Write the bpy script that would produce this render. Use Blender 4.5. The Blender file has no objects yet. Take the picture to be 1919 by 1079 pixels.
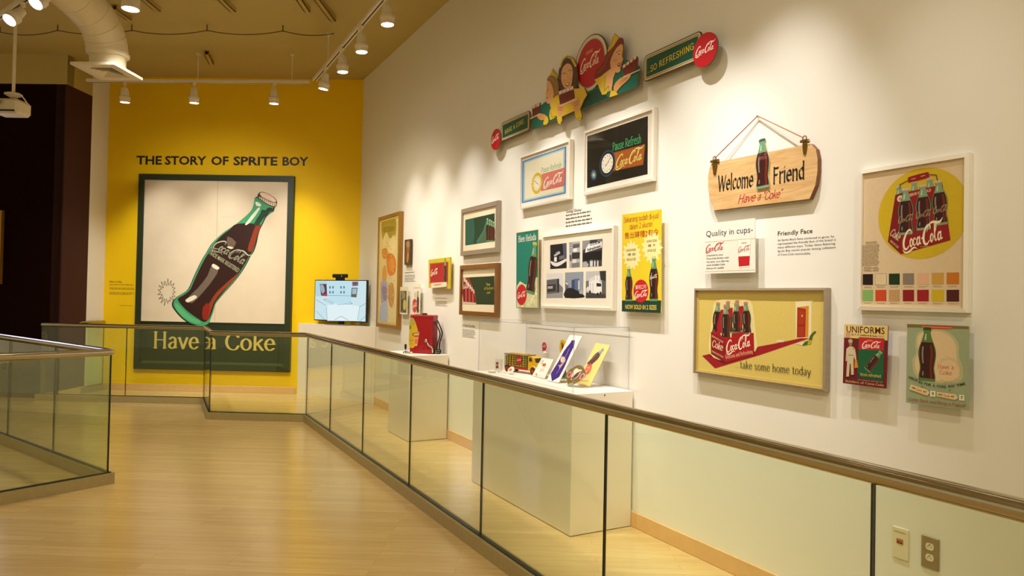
import bpy, math, random
import numpy as np
from mathutils import Vector, Matrix

# ------------------------------------------------------------------ camera, world, exposure
SC = bpy.context.scene
FPX, YAW, PITCH, ROLL, CAMH = 1297.0, 0.49755, 0.015145, 0.019863, 1.55
def cam_axes():
    f = np.array([math.sin(YAW)*math.cos(PITCH), math.cos(YAW)*math.cos(PITCH), math.sin(PITCH)])
    r = np.array([math.cos(YAW), -math.sin(YAW), 0.0]); u = np.cross(r, f)
    return np.array([math.cos(ROLL)*r+math.sin(ROLL)*u, -math.sin(ROLL)*r+math.cos(ROLL)*u, f])
CM = cam_axes()
cam = bpy.data.cameras.new('camera'); cam.sensor_width = 36.0; cam.lens = FPX/1919*36.0
cam.clip_start = 0.05; cam.clip_end = 100
camo = bpy.data.objects.new('camera', cam); SC.collection.objects.link(camo)
camo.matrix_world = Matrix(((CM[0][0], CM[1][0], -CM[2][0], 0), (CM[0][1], CM[1][1], -CM[2][1], 0),
                            (CM[0][2], CM[1][2], -CM[2][2], CAMH), (0, 0, 0, 1)))
SC.camera = camo
wd = bpy.data.worlds.new('world'); SC.world = wd; wd.use_nodes = True
bg = wd.node_tree.nodes['Background']; bg.inputs[0].default_value = (1.0, 0.80, 0.45, 1); bg.inputs[1].default_value = 0.27
vs = SC.view_settings; vs.view_transform = 'Standard'; vs.look = 'None'; vs.gamma = 1.0; vs.use_curve_mapping = False
vs.exposure = 1.0
SC.cycles.max_bounces = 10; SC.cycles.transparent_max_bounces = 24; SC.cycles.sample_clamp_indirect = 6.0
SC.cycles.caustics_reflective = False; SC.cycles.caustics_refractive = False
LAMP_COL = (1.0, 0.945, 0.87)
FILL_COL = (1.0, 0.87, 0.62)
P_WALL, P_BACK, P_FILL = 140.0, 114.0, 108.0      # lamp powers: white wall track, yellow wall track, added unseen fill lamps

# ------------------------------------------------------------------ helpers
def lin(h):
    if isinstance(h, (tuple, list)): return tuple(h)[:3]
    h = h.lstrip('#'); o = []
    for i in (0, 2, 4):
        c = int(h[i:i+2], 16)/255
        o.append(c/12.92 if c <= 0.04045 else ((c+0.055)/1.055)**2.4)
    return tuple(o)
MATS = {}
def mat(name, col, rough=0.5, metal=0.0, spec=0.5, emit=0.0, var=0.05, vscale=40.0, bump=0.0, coat=0.0):
    if name in MATS: return MATS[name]
    m = bpy.data.materials.new(name); m.use_nodes = True; nt = m.node_tree; N = nt.nodes; L = nt.links
    b = N['Principled BSDF']; c = lin(col)
    b.inputs['Roughness'].default_value = rough; b.inputs['Metallic'].default_value = metal
    b.inputs['Specular IOR Level'].default_value = spec; b.inputs['Coat Weight'].default_value = coat
    tc = N.new('ShaderNodeTexCoord'); nz = N.new('ShaderNodeTexNoise'); nz.inputs['Scale'].default_value = vscale
    nz.inputs['Detail'].default_value = 3
    L.new(tc.outputs['Object'], nz.inputs['Vector'])
    mx = N.new('ShaderNodeMix'); mx.data_type = 'RGBA'
    mx.inputs['A'].default_value = (*[x*(1-var) for x in c], 1); mx.inputs['B'].default_value = (*[min(1, x*(1+var)) for x in c], 1)
    L.new(nz.outputs['Fac'], mx.inputs['Factor']); L.new(mx.outputs['Result'], b.inputs['Base Color'])
    if emit:
        if name.startswith('screen_'): L.remove(b.inputs['Base Color'].links[0]); b.inputs['Base Color'].default_value = (0.01, 0.01, 0.012, 1)
        L.new(mx.outputs['Result'], b.inputs['Emission Color']); b.inputs['Emission Strength'].default_value = emit
    if bump:
        bp = N.new('ShaderNodeBump'); bp.inputs['Strength'].default_value = bump; bp.inputs['Distance'].default_value = 0.002
        L.new(nz.outputs['Fac'], bp.inputs['Height']); L.new(bp.outputs['Normal'], b.inputs['Normal'])
    MATS[name] = m; return m
def ink(h, rough=0.45):                        # a printed colour
    return mat('ink_'+h.lstrip('#'), h, rough, var=0.06, vscale=60)
def glow(h, e=1.0):                            # a colour shown by a lit screen
    return mat('screen_'+h.lstrip('#'), h, 0.3, emit=e, var=0.02)
def glass_mat(name, tint, f0=0.05, gloss=0.0, k=0.8):
    m = bpy.data.materials.new(name); m.use_nodes = True; nt = m.node_tree; N = nt.nodes; L = nt.links
    N.remove(N['Principled BSDF']); out = N['Material Output']
    ge = N.new('ShaderNodeNewGeometry'); dp = N.new('ShaderNodeVectorMath'); dp.operation = 'DOT_PRODUCT'
    L.new(ge.outputs['Incoming'], dp.inputs[0]); L.new(ge.outputs['Normal'], dp.inputs[1])
    def M(op, a, b=None):
        n = N.new('ShaderNodeMath'); n.operation = op
        for i, v in enumerate((a, b)):
            if v is None: continue
            if isinstance(v, (int, float)): n.inputs[i].default_value = v
            else: L.new(v, n.inputs[i])
        return n.outputs[0]
    fac = M('ADD', M('MULTIPLY', M('POWER', M('SUBTRACT', 1.0, M('ABSOLUTE', dp.outputs['Value'])), 5.0), k*(1-f0)), f0)
    tr = N.new('ShaderNodeBsdfTransparent'); tr.inputs[0].default_value = (*tint, 1)
    gl = N.new('ShaderNodeBsdfGlossy'); gl.inputs['Roughness'].default_value = gloss; gl.inputs[0].default_value = (1, 1, 1, 1)
    mx = N.new('ShaderNodeMixShader'); L.new(fac, mx.inputs[0]); L.new(tr.outputs[0], mx.inputs[1]); L.new(gl.outputs[0], mx.inputs[2])
    L.new(mx.outputs[0], out.inputs['Surface']); MATS[name] = m; return m

def rod_frame(d):
    d = Vector(d).normalized(); a = Vector((0, 0, 1)) if abs(d.z) < 0.95 else Vector((1, 0, 0))
    u = d.cross(a).normalized(); return u, d.cross(u).normalized()
class MB:
    """collects faces (world or local coordinates) with a material each"""
    def __init__(s): s.v = []; s.f = []; s.m = []; s.mats = []
    def mi(s, m):
        if m not in s.mats: s.mats.append(m)
        return s.mats.index(m)
    def add(s, vs, fs, m):
        o = len(s.v); s.v += [tuple(v) for v in vs]; k = s.mi(m)
        for f in fs: s.f.append([i+o for i in f]); s.m.append(k)
    def prism(s, pts, z0, z1, m):              # horizontal outline pulled up from z0 to z1
        n = len(pts)
        a = sum(pts[i][0]*pts[(i+1) % n][1]-pts[(i+1) % n][0]*pts[i][1] for i in range(n))
        if a < 0: pts = pts[::-1]
        s.add([(*p[:2], z0) for p in pts]+[(*p[:2], z1) for p in pts],
              [list(range(n))[::-1], list(range(n, 2*n))]+[[i, (i+1) % n, n+(i+1) % n, n+i] for i in range(n)], m)
    def obox(s, o, u, v, w, m, bev=0.0):       # box from a corner and three edge vectors
        o, u, v, w = map(Vector, (o, u, v, w))
        if u.cross(v).dot(w) < 0: u, v = v, u
        if bev:
            c = o+(u+v+w)/2; hs = [x.length/2 for x in (u, v, w)]; ax = [x.normalized() for x in (u, v, w)]
            b = min(bev, *[h*0.9 for h in hs]); P = {}; vs = []
            for sx in (-1, 1):
                for sy in (-1, 1):
                    for sz in (-1, 1):
                        for k in range(3):
                            e = [hs[j]-(0 if j == k else b) for j in range(3)]
                            P[sx, sy, sz, k] = len(vs); vs.append(c+ax[0]*sx*e[0]+ax[1]*sy*e[1]+ax[2]*sz*e[2])
            fs = []
            S = (-1, 1)
            for k in range(3):
                i, j = [(1, 2), (2, 0), (0, 1)][k]
                for sg in S:
                    q = []
                    for a_, b_ in ((-1, -1), (1, -1), (1, 1), (-1, 1)):
                        t = [0, 0, 0]; t[k] = sg; t[i] = a_; t[j] = b_; q.append(P[(*t, k)])
                    fs.append(q if sg > 0 else q[::-1])
            for k in range(3):                 # edges along axis k
                i, j = [(1, 2), (2, 0), (0, 1)][k]
                for a_ in S:
                    for b_ in S:
                        def vv(sk, w_):
                            t = [0, 0, 0]; t[k] = sk; t[i] = a_; t[j] = b_; return P[(*t, w_)]
                        q = [vv(-1, i), vv(1, i), vv(1, j), vv(-1, j)]
                        fs.append(q if a_*b_ < 0 else q[::-1])
            for sx in S:
                for sy in S:
                    for sz in S:
                        q = [P[sx, sy, sz, 0], P[sx, sy, sz, 1], P[sx, sy, sz, 2]]
                        fs.append(q if sx*sy*sz > 0 else q[::-1])
            s.add(vs, fs, m); return
        vs = [o, o+u, o+u+v, o+v]; vs += [x+w for x in vs]
        s.add(vs, [[3, 2, 1, 0], [4, 5, 6, 7], [0, 1, 5, 4], [1, 2, 6, 5], [2, 3, 7, 6], [3, 0, 4, 7]], m)
    def box(s, x0, x1, y0, y1, z0, z1, m, bev=0.0):
        s.obox((x0, y0, z0), (x1-x0, 0, 0), (0, y1-y0, 0), (0, 0, z1-z0), m, bev)
    def tube(s, path, r, m, n=12, cap=True, closed=False):
        P = [Vector(p) for p in path]; R = r if isinstance(r, (list, tuple)) else [r]*len(P); rings = []
        u = None
        for i, p in enumerate(P):
            if closed: d0 = (p-P[i-1]).normalized(); d1 = (P[(i+1) % len(P)]-p).normalized()
            else:
                d0 = (p-P[i-1]).normalized() if i else None; d1 = (P[i+1]-p).normalized() if i < len(P)-1 else None
            t = (d0 or d1)+(d1 or d0); t = t.normalized() if t.length > 1e-6 else d0
            if u is None: u, w = rod_frame(t)
            else: u = (u-t*u.dot(t)).normalized(); w = t.cross(u)
            st = 1.0
            if d0 and d1:
                cs = max(0.35, t.dot(d1)); st = 1/cs
                bi = (d1-d0)
            ring = []
            for k in range(n):
                a = 2*math.pi*k/n; q = u*math.cos(a)*R[i]+w*math.sin(a)*R[i]
                if d0 and d1 and bi.length > 1e-4:
                    bn = bi.normalized(); q = q+bn*q.dot(bn)*(st-1)
                ring.append(p+q)
            rings.append(ring)
        vs = [v for r_ in rings for v in r_]; fs = []
        m_ = len(rings)
        for i in range(m_ if closed else m_-1):
            for k in range(n):
                a, b = i*n+k, i*n+(k+1) % n; c, d = ((i+1) % m_)*n+(k+1) % n, ((i+1) % m_)*n+k
                fs.append([a, b, c, d])
        if cap and not closed: fs += [list(range(n))[::-1], list(range((m_-1)*n, m_*n))]
        s.add(vs, fs, m)
    def lathe(s, prof, o, ax, m, n=24, cap=True):  # prof: (radius, height) along ax from o
        o = Vector(o); ax = Vector(ax).normalized(); u, w = rod_frame(ax); vs = []; fs = []
        for r, h in prof:
            for k in range(n):
                a = 2*math.pi*k/n; vs.append(o+ax*h+(u*math.cos(a)+w*math.sin(a))*max(r, 1e-5))
        for i in range(len(prof)-1):
            for k in range(n): fs.append([i*n+k, i*n+(k+1) % n, (i+1)*n+(k+1) % n, (i+1)*n+k])
        if cap: fs += [list(range(n))[::-1], list(range((len(prof)-1)*n, len(prof)*n))]
        s.add(vs, fs, m)
    def slab(s, pl, pts, d0, d1, m, side=None):  # outline on a plane, thick from d0 to d1 off the plane
        n = len(pts)
        a = sum(pts[i][0]*pts[(i+1) % n][1]-pts[(i+1) % n][0]*pts[i][1] for i in range(n))
        if a < 0: pts = pts[::-1]
        vs = [pl.P(a_, b_, d0) for a_, b_ in pts]+[pl.P(a_, b_, d1) for a_, b_ in pts]
        s.add(vs, [list(range(n, 2*n))], m)
        s.add(vs, [list(range(n))[::-1]]+[[i, (i+1) % n, n+(i+1) % n, n+i] for i in range(n)], side or m)
    def build(s, name, parent=None, origin=None, smooth=False):
        me = bpy.data.meshes.new(name)
        if origin is None:
            if parent is not None: origin = Vector(parent['_o'])
            else:
                V = np.array(s.v); origin = Vector(((V[:, 0].min()+V[:, 0].max())/2, (V[:, 1].min()+V[:, 1].max())/2, V[:, 2].min()))
        origin = Vector(origin)
        me.from_pydata([tuple(Vector(v)-origin) for v in s.v], [], s.f)
        for m in s.mats: me.materials.append(m)
        me.polygons.foreach_set('material_index', s.m)
        if smooth:
            me.polygons.foreach_set('use_smooth', [True]*len(s.f)); me.set_sharp_from_angle(angle=math.radians(38))
        me.update()
        o = bpy.data.objects.new(name, me); SC.collection.objects.link(o)
        if parent is not None: o.parent = parent; o['_o'] = tuple(origin)
        else: o.location = origin; o['_o'] = tuple(origin)
        return o
def tag(o, label=None, cat=None, group=None, kind=None):
    for k, v in (('label', label), ('category', cat), ('group', group), ('kind', kind)):
        if v: o[k] = v
    return o
def thing(name, loc, label, cat, group=None):
    o = bpy.data.objects.new(name, None); SC.collection.objects.link(o); o.location = loc; o.empty_display_size = 0.1
    o['_o'] = tuple(loc); return tag(o, label, cat, group)
def struct(name, mb, label=None):
    o = mb.build(name); o['kind'] = 'structure'
    if label: o['label'] = label
    return o
class Pl:
    """a flat surface: origin, right, up, outward normal"""
    def __init__(s, o, u, v):
        s.o, s.u, s.v = Vector(o), Vector(u).normalized(), Vector(v).normalized(); s.n = s.u.cross(s.v).normalized()
    def P(s, a, b, d=0.0): return s.o+s.u*a+s.v*b+s.n*d
    def at(s, x, y, d=0.0):                    # where the sight line through a photograph point meets the surface raised by d
        r = Vector(CM.T @ np.array([(x-959.5)/FPX, -(y-539.5)/FPX, 1.0])); e = Vector((0, 0, CAMH))
        p = e+r*((s.o+s.n*d-e).dot(s.n)/r.dot(s.n))-s.o
        return (p.dot(s.u), p.dot(s.v))
S3 = math.sqrt(3)/2
XW = 3.045
RW = Pl((XW, 0, 0), (0, -1, 0), (0, 0, 1))                 # white wall, seen from the walkway
YW = Pl((XW, 10.6, 0), (S3, -0.5, 0), (0, 0, 1))           # yellow wall (a runs negative to the left)

# ------------------------------------------------------------------ materials of the room
M_WALL = mat('wall_paint', '#ebe9e3', 0.6, var=0.015, vscale=6, bump=0.02)
M_YEL = mat('yellow_wall_paint', '#f4cb0a', 0.6, spec=0.25, var=0.03, vscale=4, bump=0.02)
M_CEIL = mat('ceiling_paint', '#bba968', 0.8, var=0.06, vscale=3, bump=0.05)
M_DARK = mat('maroon_wall_paint', '#190502', 0.9, spec=0.08, var=0.1, vscale=3)
M_BASE = mat('baseboard_wood', '#dcb27c', 0.4, var=0.12, vscale=14)
M_PLINTH = mat('plinth_paint', '#ebe3d6', 0.5, var=0.015, vscale=5)
M_STEEL = mat('brushed_steel', '#bab29c', 0.2, metal=1.0, var=0.08, vscale=90)
M_SHOE = mat('base_channel_metal', '#a89b72', 0.4, metal=0.35, var=0.12, vscale=30)
M_BLACK = mat('black_plastic', '#0b0b0c', 0.35)
M_LAMPW = mat('lamp_white_metal', '#e3d9c2', 0.45)
M_EDGE = mat('glass_cut_edge', '#0d140c', 0.3)
M_GLASS = glass_mat('balustrade_glass', (0.92, 0.958, 0.865), 0.045)
M_ACRYL = glass_mat('case_acrylic', (0.996, 0.996, 0.996), 0.02, k=0.35)
M_ACEDGE = mat('acrylic_edge', '#b4bccb', 0.2)
def floor_mat():
    m = bpy.data.materials.new('strip_wood_floor'); m.use_nodes = True; nt = m.node_tree; N = nt.nodes; L = nt.links; b = N['Principled BSDF']
    tc = N.new('ShaderNodeTexCoord'); mp = N.new('ShaderNodeMapping'); mp.inputs['Rotation'].default_value = (0, 0, math.radians(30))
    L.new(tc.outputs['Object'], mp.inputs['Vector'])
    br = N.new('ShaderNodeTexBrick'); br.offset = 0.37; br.inputs['Scale'].default_value = 1.0
    br.inputs['Brick Width'].default_value = 1.3; br.inputs['Row Height'].default_value = 0.075; br.inputs['Mortar Size'].default_value = 0.0012
    br.inputs['Color1'].default_value = (*lin('#d9bd86'), 1); br.inputs['Color2'].default_value = (*lin('#ceb078'), 1)
    br.inputs['Mortar'].default_value = (*lin('#b89860'), 1); L.new(mp.outputs[0], br.inputs['Vector'])
    m2 = N.new('ShaderNodeMapping'); m2.inputs['Scale'].default_value = (1.2, 30, 1); L.new(mp.outputs[0], m2.inputs['Vector'])
    nz = N.new('ShaderNodeTexNoise'); nz.inputs['Scale'].default_value = 3; nz.inputs['Detail'].default_value = 5; L.new(m2.outputs[0], nz.inputs['Vector'])
    mx = N.new('ShaderNodeMix'); mx.data_type = 'RGBA'; mx.blend_type = 'MULTIPLY'; mx.inputs['Factor'].default_value = 0.3
    cr = N.new('ShaderNodeValToRGB'); cr.color_ramp.elements[0].color = (0.6, 0.5, 0.36, 1); cr.color_ramp.elements[1].color = (1, 1, 1, 1)
    cr.color_ramp.elements[0].position = 0.3; cr.color_ramp.elements[1].position = 0.65
    L.new(nz.outputs['Fac'], cr.inputs[0]); L.new(br.outputs['Color'], mx.inputs['A']); L.new(cr.outputs[0], mx.inputs['B'])
    L.new(mx.outputs['Result'], b.inputs['Base Color']); b.inputs['Roughness'].default_value = 0.2; b.inputs['Specular IOR Level'].default_value = 0.8
    n3 = N.new('ShaderNodeTexNoise'); n3.inputs['Scale'].default_value = 5; L.new(tc.outputs['Object'], n3.inputs['Vector'])
    rr = N.new('ShaderNodeMapRange'); rr.inputs['To Min'].default_value = 0.16; rr.inputs['To Max'].default_value = 0.28; L.new(n3.outputs['Fac'], rr.inputs['Value'])
    L.new(rr.outputs[0], b.inputs['Roughness'])
    MATS['floor'] = m; return m
M_FLOOR = floor_mat()

# ------------------------------------------------------------------ the setting
CEIL = 4.92
K = Vector((XW-4.025*S3, 10.6+4.025*0.5, 0))               # far left corner of the yellow wall
SD = Vector((-0.5, -S3, 0))                                # the side wall runs this way
K1 = K+SD*0.42; K2 = K+SD*1.0; K3 = K2+Vector((-S3, 0.5, 0))*6
mb = MB(); mb.prism([(-9, -3.5), (3.3, -3.5), (3.3, 10.9), (-0.1, 13.2), (-9, 16)], -0.1, 0, M_FLOOR); struct('floor', mb)
mb = MB(); mb.prism([(-9, -3.5), (3.3, -3.5), (3.3, 10.9), (-0.1, 13.2), (-9, 16)], CEIL, CEIL+0.1, M_CEIL); struct('ceiling', mb)
mb = MB(); mb.prism([(XW, -3.5), (XW+0.15, -3.5), (XW+0.15, 10.7), (XW, 10.6)], 0, CEIL, M_WALL); struct('wall_right', mb)
nb = Vector((0.5, S3, 0))*0.15
mb = MB(); mb.prism([(XW, 10.6), (XW+0.15, 10.7), tuple((K+nb)[:2]), tuple(K[:2])], 0, CEIL, M_YEL); struct('wall_back', mb)
mb = MB(); nl = Vector((-S3, 0.5, 0))*0.15
mb.prism([tuple(K[:2]), tuple((K+nl)[:2]), tuple((K1+nl)[:2]), tuple(K1[:2])], 0, CEIL, M_WALL)
mb.prism([tuple(K1[:2]), tuple((K1+nl)[:2]), tuple((K2+nl+nb)[:2]), tuple(K2[:2])], 4.49, CEIL, M_CEIL)
struct('wall_left', mb)
M_MAROON = mat('maroon_side_paint', '#3a100a', 0.75, var=0.1, vscale=3)
mb = MB(); mb.prism([tuple(K1[:2]), tuple((K1+nl)[:2]), tuple((K2+nl)[:2]), tuple(K2[:2])], 0, 4.49, M_MAROON); struct('wall_maroon_return', mb)
mb = MB(); d4 = Vector((-S3, 0.5, 0))*0.02; mb.prism([tuple((K2+d4)[:2]), tuple((K2+d4+nb)[:2]), tuple((K3+nb)[:2]), tuple(K3[:2])], 0, 4.49, M_DARK)
struct('wall_dark_hall', mb)
mb = MB(); mb.prism([tuple(K2[:2]), tuple((K2+nb)[:2]), tuple((K3+nb)[:2]), tuple(K3[:2])], 4.49, CEIL, M_CEIL); struct('wall_soffit', mb)
# baseboards
BT = 0.014
def bboard(name, a, b, inward, h=0.105):
    mb = MB(); a, b, n = Vector((*a, 0)), Vector((*b, 0)), Vector((*inward, 0))*BT
    mb.obox(a, b-a, n, (0, 0, h), M_BASE, 0.003); return struct(name, mb)
bboard('baseboard_right', (XW, -3.4), (XW, 9.66), (-1, 0))
bboard('baseboard_back', (XW-0.95*S3, 10.6+0.95*0.5), tuple((K-Vector((-S3, .5, 0))*0.02)[:2]), (-0.5, -S3))
bboard('baseboard_left', tuple(K[:2]), tuple(K2[:2]), (S3, -0.5))
# ------------------------------------------------------------------ track lamps and added unseen fill lamps (their own light)
M_LENS = mat('lamp_lens', '#fff6e6', 0.3, emit=9.0, var=0.0)
M_SLOT = mat('track_slot', '#2a1e1c', 0.5)
LP = {}
def lamp_meshes(aim):
    key = tuple(round(c, 2) for c in aim)
    if key in LP: return LP[key]
    d = Vector(aim).normalized(); piv = Vector((0, 0, -0.075)); o = []
    mb = MB(); mb.obox((-0.02, -0.055, -0.028), (0.04, 0, 0), (0, 0.11, 0), (0, 0, 0.026), M_LAMPW, 0.004); o.append(('adapter', mb, None))
    mb = MB(); mb.tube([(0, 0, -0.028), (0, 0, -0.06), piv+d*0.02], 0.009, M_LAMPW, 8); o.append(('stem', mb, None))
    mb = MB(); mb.lathe([(0.0, 0), (0.034, 0.0), (0.043, 0.012), (0.05, 0.06), (0.056, 0.115), (0.072, 0.125), (0.074, 0.15), (0.068, 0.158), (0.067, 0.205), (0.061, 0.207), (0.058, 0.196)], piv, d, M_LAMPW, 24, False); o.append(('housing', mb, None))
    mb = MB(); mb.lathe([(0.0, 0.193), (0.058, 0.193), (0.058, 0.199), (0.045, 0.203), (0.0, 0.206)], piv, d, M_LENS, 20, False); o.append(('lens', mb, 2))
    LP[key] = (o, piv+d*0.215, d); return LP[key]
PROTO = {}
def lamp(loc, aim, label, group, power, cone=62, blend=0.75, rad=0.035, name='track_lamp', col=LAMP_COL, beam=None):
    ms, tip, d = lamp_meshes(aim); key = tuple(round(c, 2) for c in aim)
    root = thing(name, loc, label, 'lamp', group)
    if key in PROTO:                                        # copy every part of the first lamp of this aim
        made = []
        for src, pi in PROTO[key]:
            c = src.copy(); SC.collection.objects.link(c); c.parent = root if pi is None else made[pi]; made.append(c)
    else:
        made = []
        for nm, mb, pi in ms:
            r0 = thing.__globals__['SC'] and root; r0['_o'] = (0, 0, 0)
            o = mb.build(nm, root if pi is None else made[pi], (0, 0, 0), True); made.append(o)
        root['_o'] = tuple(loc); PROTO[key] = [(o, m[2]) for o, m in zip(made, ms)]
    if power:
        l = bpy.data.lights.new('lamp_beam', 'SPOT'); l.energy = power; l.color = col; l.spot_size = math.radians(cone); l.spot_blend = blend; l.shadow_soft_size = rad
        lo = bpy.data.objects.new('lamp_beam', l); SC.collection.objects.link(lo); lo.parent = root
        lo.location = tip; lo.rotation_euler = (Vector(beam) if beam else d).to_track_quat('-Z', 'Y').to_euler()
    return root
def track(name, a, b, label, rods=(0.08, 0.5, 0.92)):
    a, b = Vector(a), Vector(b); d = (b-a); t = d.normalized(); sd = Vector((t.y, -t.x, 0)); r = thing(name, a, label, 'light track')
    mb = MB(); mb.obox(a-sd*0.03-Vector((0, 0, 0)), d, sd*0.06, (0, 0, 0.045), M_LAMPW, 0.004); mb.build('rail_body', r)
    mb = MB(); mb.obox(a-sd*0.008-Vector((0, 0, 0.0015)), d, sd*0.016, (0, 0, 0.003), M_SLOT); mb.build('slot', r)
    for f in rods:
        p = a+d*f; mb = MB(); mb.tube([p+Vector((0, 0, 0.045)), (p.x, p.y, CEIL)], 0.006, M_LAMPW, 8); mb.lathe([(0.03, -0.02), (0.03, 0)], (p.x, p.y, CEIL), (0, 0, 1), M_LAMPW, 12); mb.build('hanger_rod', r)
    return r
TZ = 4.50
track('light_track', (2.10, 9.72, TZ), (2.10, 0.2, TZ), 'white ceiling light track running above the white picture wall')
bt0 = Vector((-0.684, 11.51, TZ)); bt1 = Vector((2.07, 9.87, TZ))
track('light_track', bt0, bt1, 'white ceiling light track running across in front of the yellow wall')
nth = ['at the corner end of the wall track', 'second from the corner on the wall track', 'third from the corner on the wall track', 'fourth from the corner on the wall track']
RY = [9.05, 8.25, 7.46, 6.57, 5.75, 4.9, 4.05, 3.2, 2.35, 1.5]
RP = {9.05: .5, 8.25: .68, 7.46: .72, 6.57: .8, 5.75: .86, 4.9: .92, 4.05: .95, 2.35: 0.95, 1.5: 0.22}
for i, y in enumerate(RY):
    lb = 'white lamp with glowing lens, '+(nth[i] if i < 4 else 'further along the wall track, out of the picture')
    lamp((2.10, y, TZ), (0.06, -0.02, -1) if i else (-0.12, 0.1, -1), lb, 'white lamps along the picture wall track', P_WALL*RP.get(y, 1), cone=48 if y > 2 else 40, blend=0.95, beam=((0.33, -0.02, -1) if y > 3 else (0.33, 0.15, -1)) if i else (.2, .1, -1))
bd = (bt1-bt0).normalized()
for i, (x, y) in enumerate(((-0.25, 11.16), (0.60, 10.63), (1.58, 10.04))):
    t = (Vector((x, y, TZ))-bt0).dot(bd); p = bt0+bd*t
    lamp(p, (0.03, 0.05, -1), 'white track lamp in front of the yellow wall, '+('leftmost of three', 'middle of three', 'rightmost of three')[i], 'three lamps on the yellow wall track', P_BACK*(0.8, 1.15, 1.0)[i], cone=58, blend=1.0, rad=0.05, beam=(0.18, 0.312, -1))
# three larger lamps at the upper left, on their own stub track
track('light_track', (-1.4, 9.18, 4.42), (-0.7, 7.63, 4.42), 'short white light track at the upper left above the projector', (0.06, 0.96))
for p, aim, w in (((-0.79, 7.83, 4.42), (-0.45, -0.5, -0.75), 'upper of the two lamps with round glowing lenses at the top left'),
                  ((-1.07, 8.45, 4.42), (-0.45, -0.5, -0.75), 'lower of the two lamps with round glowing lenses at the top left')):
    lamp(p, aim, w, None, 30, cone=75)
r = thing('cylinder_lamp', (-0.12, 8.05, CEIL), 'white cylinder lamp with glowing lens beside the curved duct at the top', 'lamp')
mb = MB(); mb.lathe([(0.08, 4.42), (0.086, 4.42), (0.086, 4.80), (0.03, 4.82), (0.03, CEIL)], (-0.12, 8.05, 0), (0, 0, 1), M_LAMPW, 28, False); mb.build('housing', r, None, True)
mb = MB(); mb.lathe([(0, 4.424), (0.08, 4.424), (0.08, 4.43), (0, 4.43)], (-0.12, 8.05, 0), (0, 0, 1), M_LENS, 24, False); mb.build('lens', r)
l = bpy.data.lights.new('lamp_beam', 'SPOT'); l.energy = 230; l.color = LAMP_COL; l.spot_size = math.radians(78); l.spot_blend = 1.0; l.shadow_soft_size = 0.07
lo = bpy.data.objects.new('lamp_beam', l); SC.collection.objects.link(lo); lo.parent = r; lo.location = (0, 0, 4.40-CEIL); lo.rotation_euler = Vector((0.32, 0.95, -0.82)).to_track_quat('-Z', 'Y').to_euler()
# unseen lamps added above the walkway as ambient fill light
for p, aim, w in (((0.3, 3.0, 4.70), (0.1, 0.5, -1), 1.0), ((-1.6, 1.0, 4.70), (0.5, 0.3, -1), 1.0), ((0.8, 7.0, 4.70), (0.2, 0.35, -1), 1.6), ((0.5, -1.5, 4.7), (0.55, 0.35, -0.8), 1.0)):
    lamp(p, aim, 'unseen white lamp added above the walkway for ambient light', 'unseen ambient lamps added above the walkway', P_FILL*w, cone=115, rad=0.12, col=FILL_COL)

# ------------------------------------------------------------------ glass balustrades
def offset_line(pts, o):
    P = [Vector((*p, 0)) for p in pts]; out = []
    for i, p in enumerate(P):
        d0 = (p-P[i-1]).normalized() if i else None; d1 = (P[i+1]-p).normalized() if i < len(P)-1 else None
        n0 = Vector((-d0.y, d0.x, 0)) if d0 else None; n1 = Vector((-d1.y, d1.x, 0)) if d1 else None
        if n0 and n1:
            b = (n0+n1).normalized(); out.append(p+b*(o/b.dot(n0)))
        else: out.append(p+(n0 or n1)*o)
    return out
def strip(mb, pts, w0, w1, z0, z1, m):
    A, B = offset_line(pts, w0), offset_line(pts, w1)
    for i in range(len(pts)-1): mb.prism([tuple(A[i][:2]), tuple(A[i+1][:2]), tuple(B[i+1][:2]), tuple(B[i][:2])], z0, z1, m)
def balustrade(pts, cuts, label, ends=0.02):
    r = thing('glass_balustrade', (*pts[0], 0), label, 'railing')
    mb = MB(); strip(mb, pts, -0.034, 0.034, 0, 0.088, M_SHOE); mb.build('base_channel', r)
    mb = MB(); strip(mb, pts, -0.015, 0.015, 0.088, 0.094, M_BLACK); mb.build('gasket', r)
    P = [Vector((*p, 0)) for p in pts]
    mb = MB(); path = []
    for i, p in enumerate(P):
        if 0 < i < len(P)-1:
            d0 = (P[i-1]-p).normalized(); d1 = (P[i+1]-p).normalized()
            for t in (1, .5, 0): path.append(p+d0*0.03*t+d1*0.03*(1-t))
        else: path.append(p)
    mb.tube([q+Vector((0, 0, 1.055)) for q in path], 0.0295, M_STEEL, 24); mb.build('handrail', r, None, True)
    for i in range(len(P)-1):
        a, b = P[i], P[i+1]; d = (b-a); Ln = d.length; d.normalize(); n = Vector((-d.y, d.x, 0))
        cs = [0.012 if i else 0.0]+list(cuts[i])+[Ln-0.012]
        for j in range(len(cs)-1):
            s0 = cs[j]+(0.004 if j else 0); s1 = cs[j+1]-(0.004 if j < len(cs)-2 else 0)
            if s1-s0 < 0.02: continue
            o = a+d*s0-n*0.006; mb = MB(); vs = [o, o+d*(s1-s0), o+d*(s1-s0)+n*0.012, o+n*0.012]; vs = [v+Vector((0, 0, 0.05)) for v in vs]+[v+Vector((0, 0, 1.03)) for v in vs]
            mb.add(vs, [[0, 1, 5, 4], [2, 3, 7, 6]], M_GLASS); mb.add(vs, [[3, 2, 1, 0], [4, 5, 6, 7], [1, 2, 6, 5], [3, 0, 4, 7]], M_EDGE)
            mb.build('glass_panel', r)
    return r
C1, C2, C3 = (1.858, 8.62), (0.825, 9.225), (0.865, 10.49)
CL = (C3[0]-S3*2.33, C3[1]+0.5*2.33); CE = tuple((K1-SD*0.35+Vector((S3, -.5, 0))*0.06)[:2])
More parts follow.
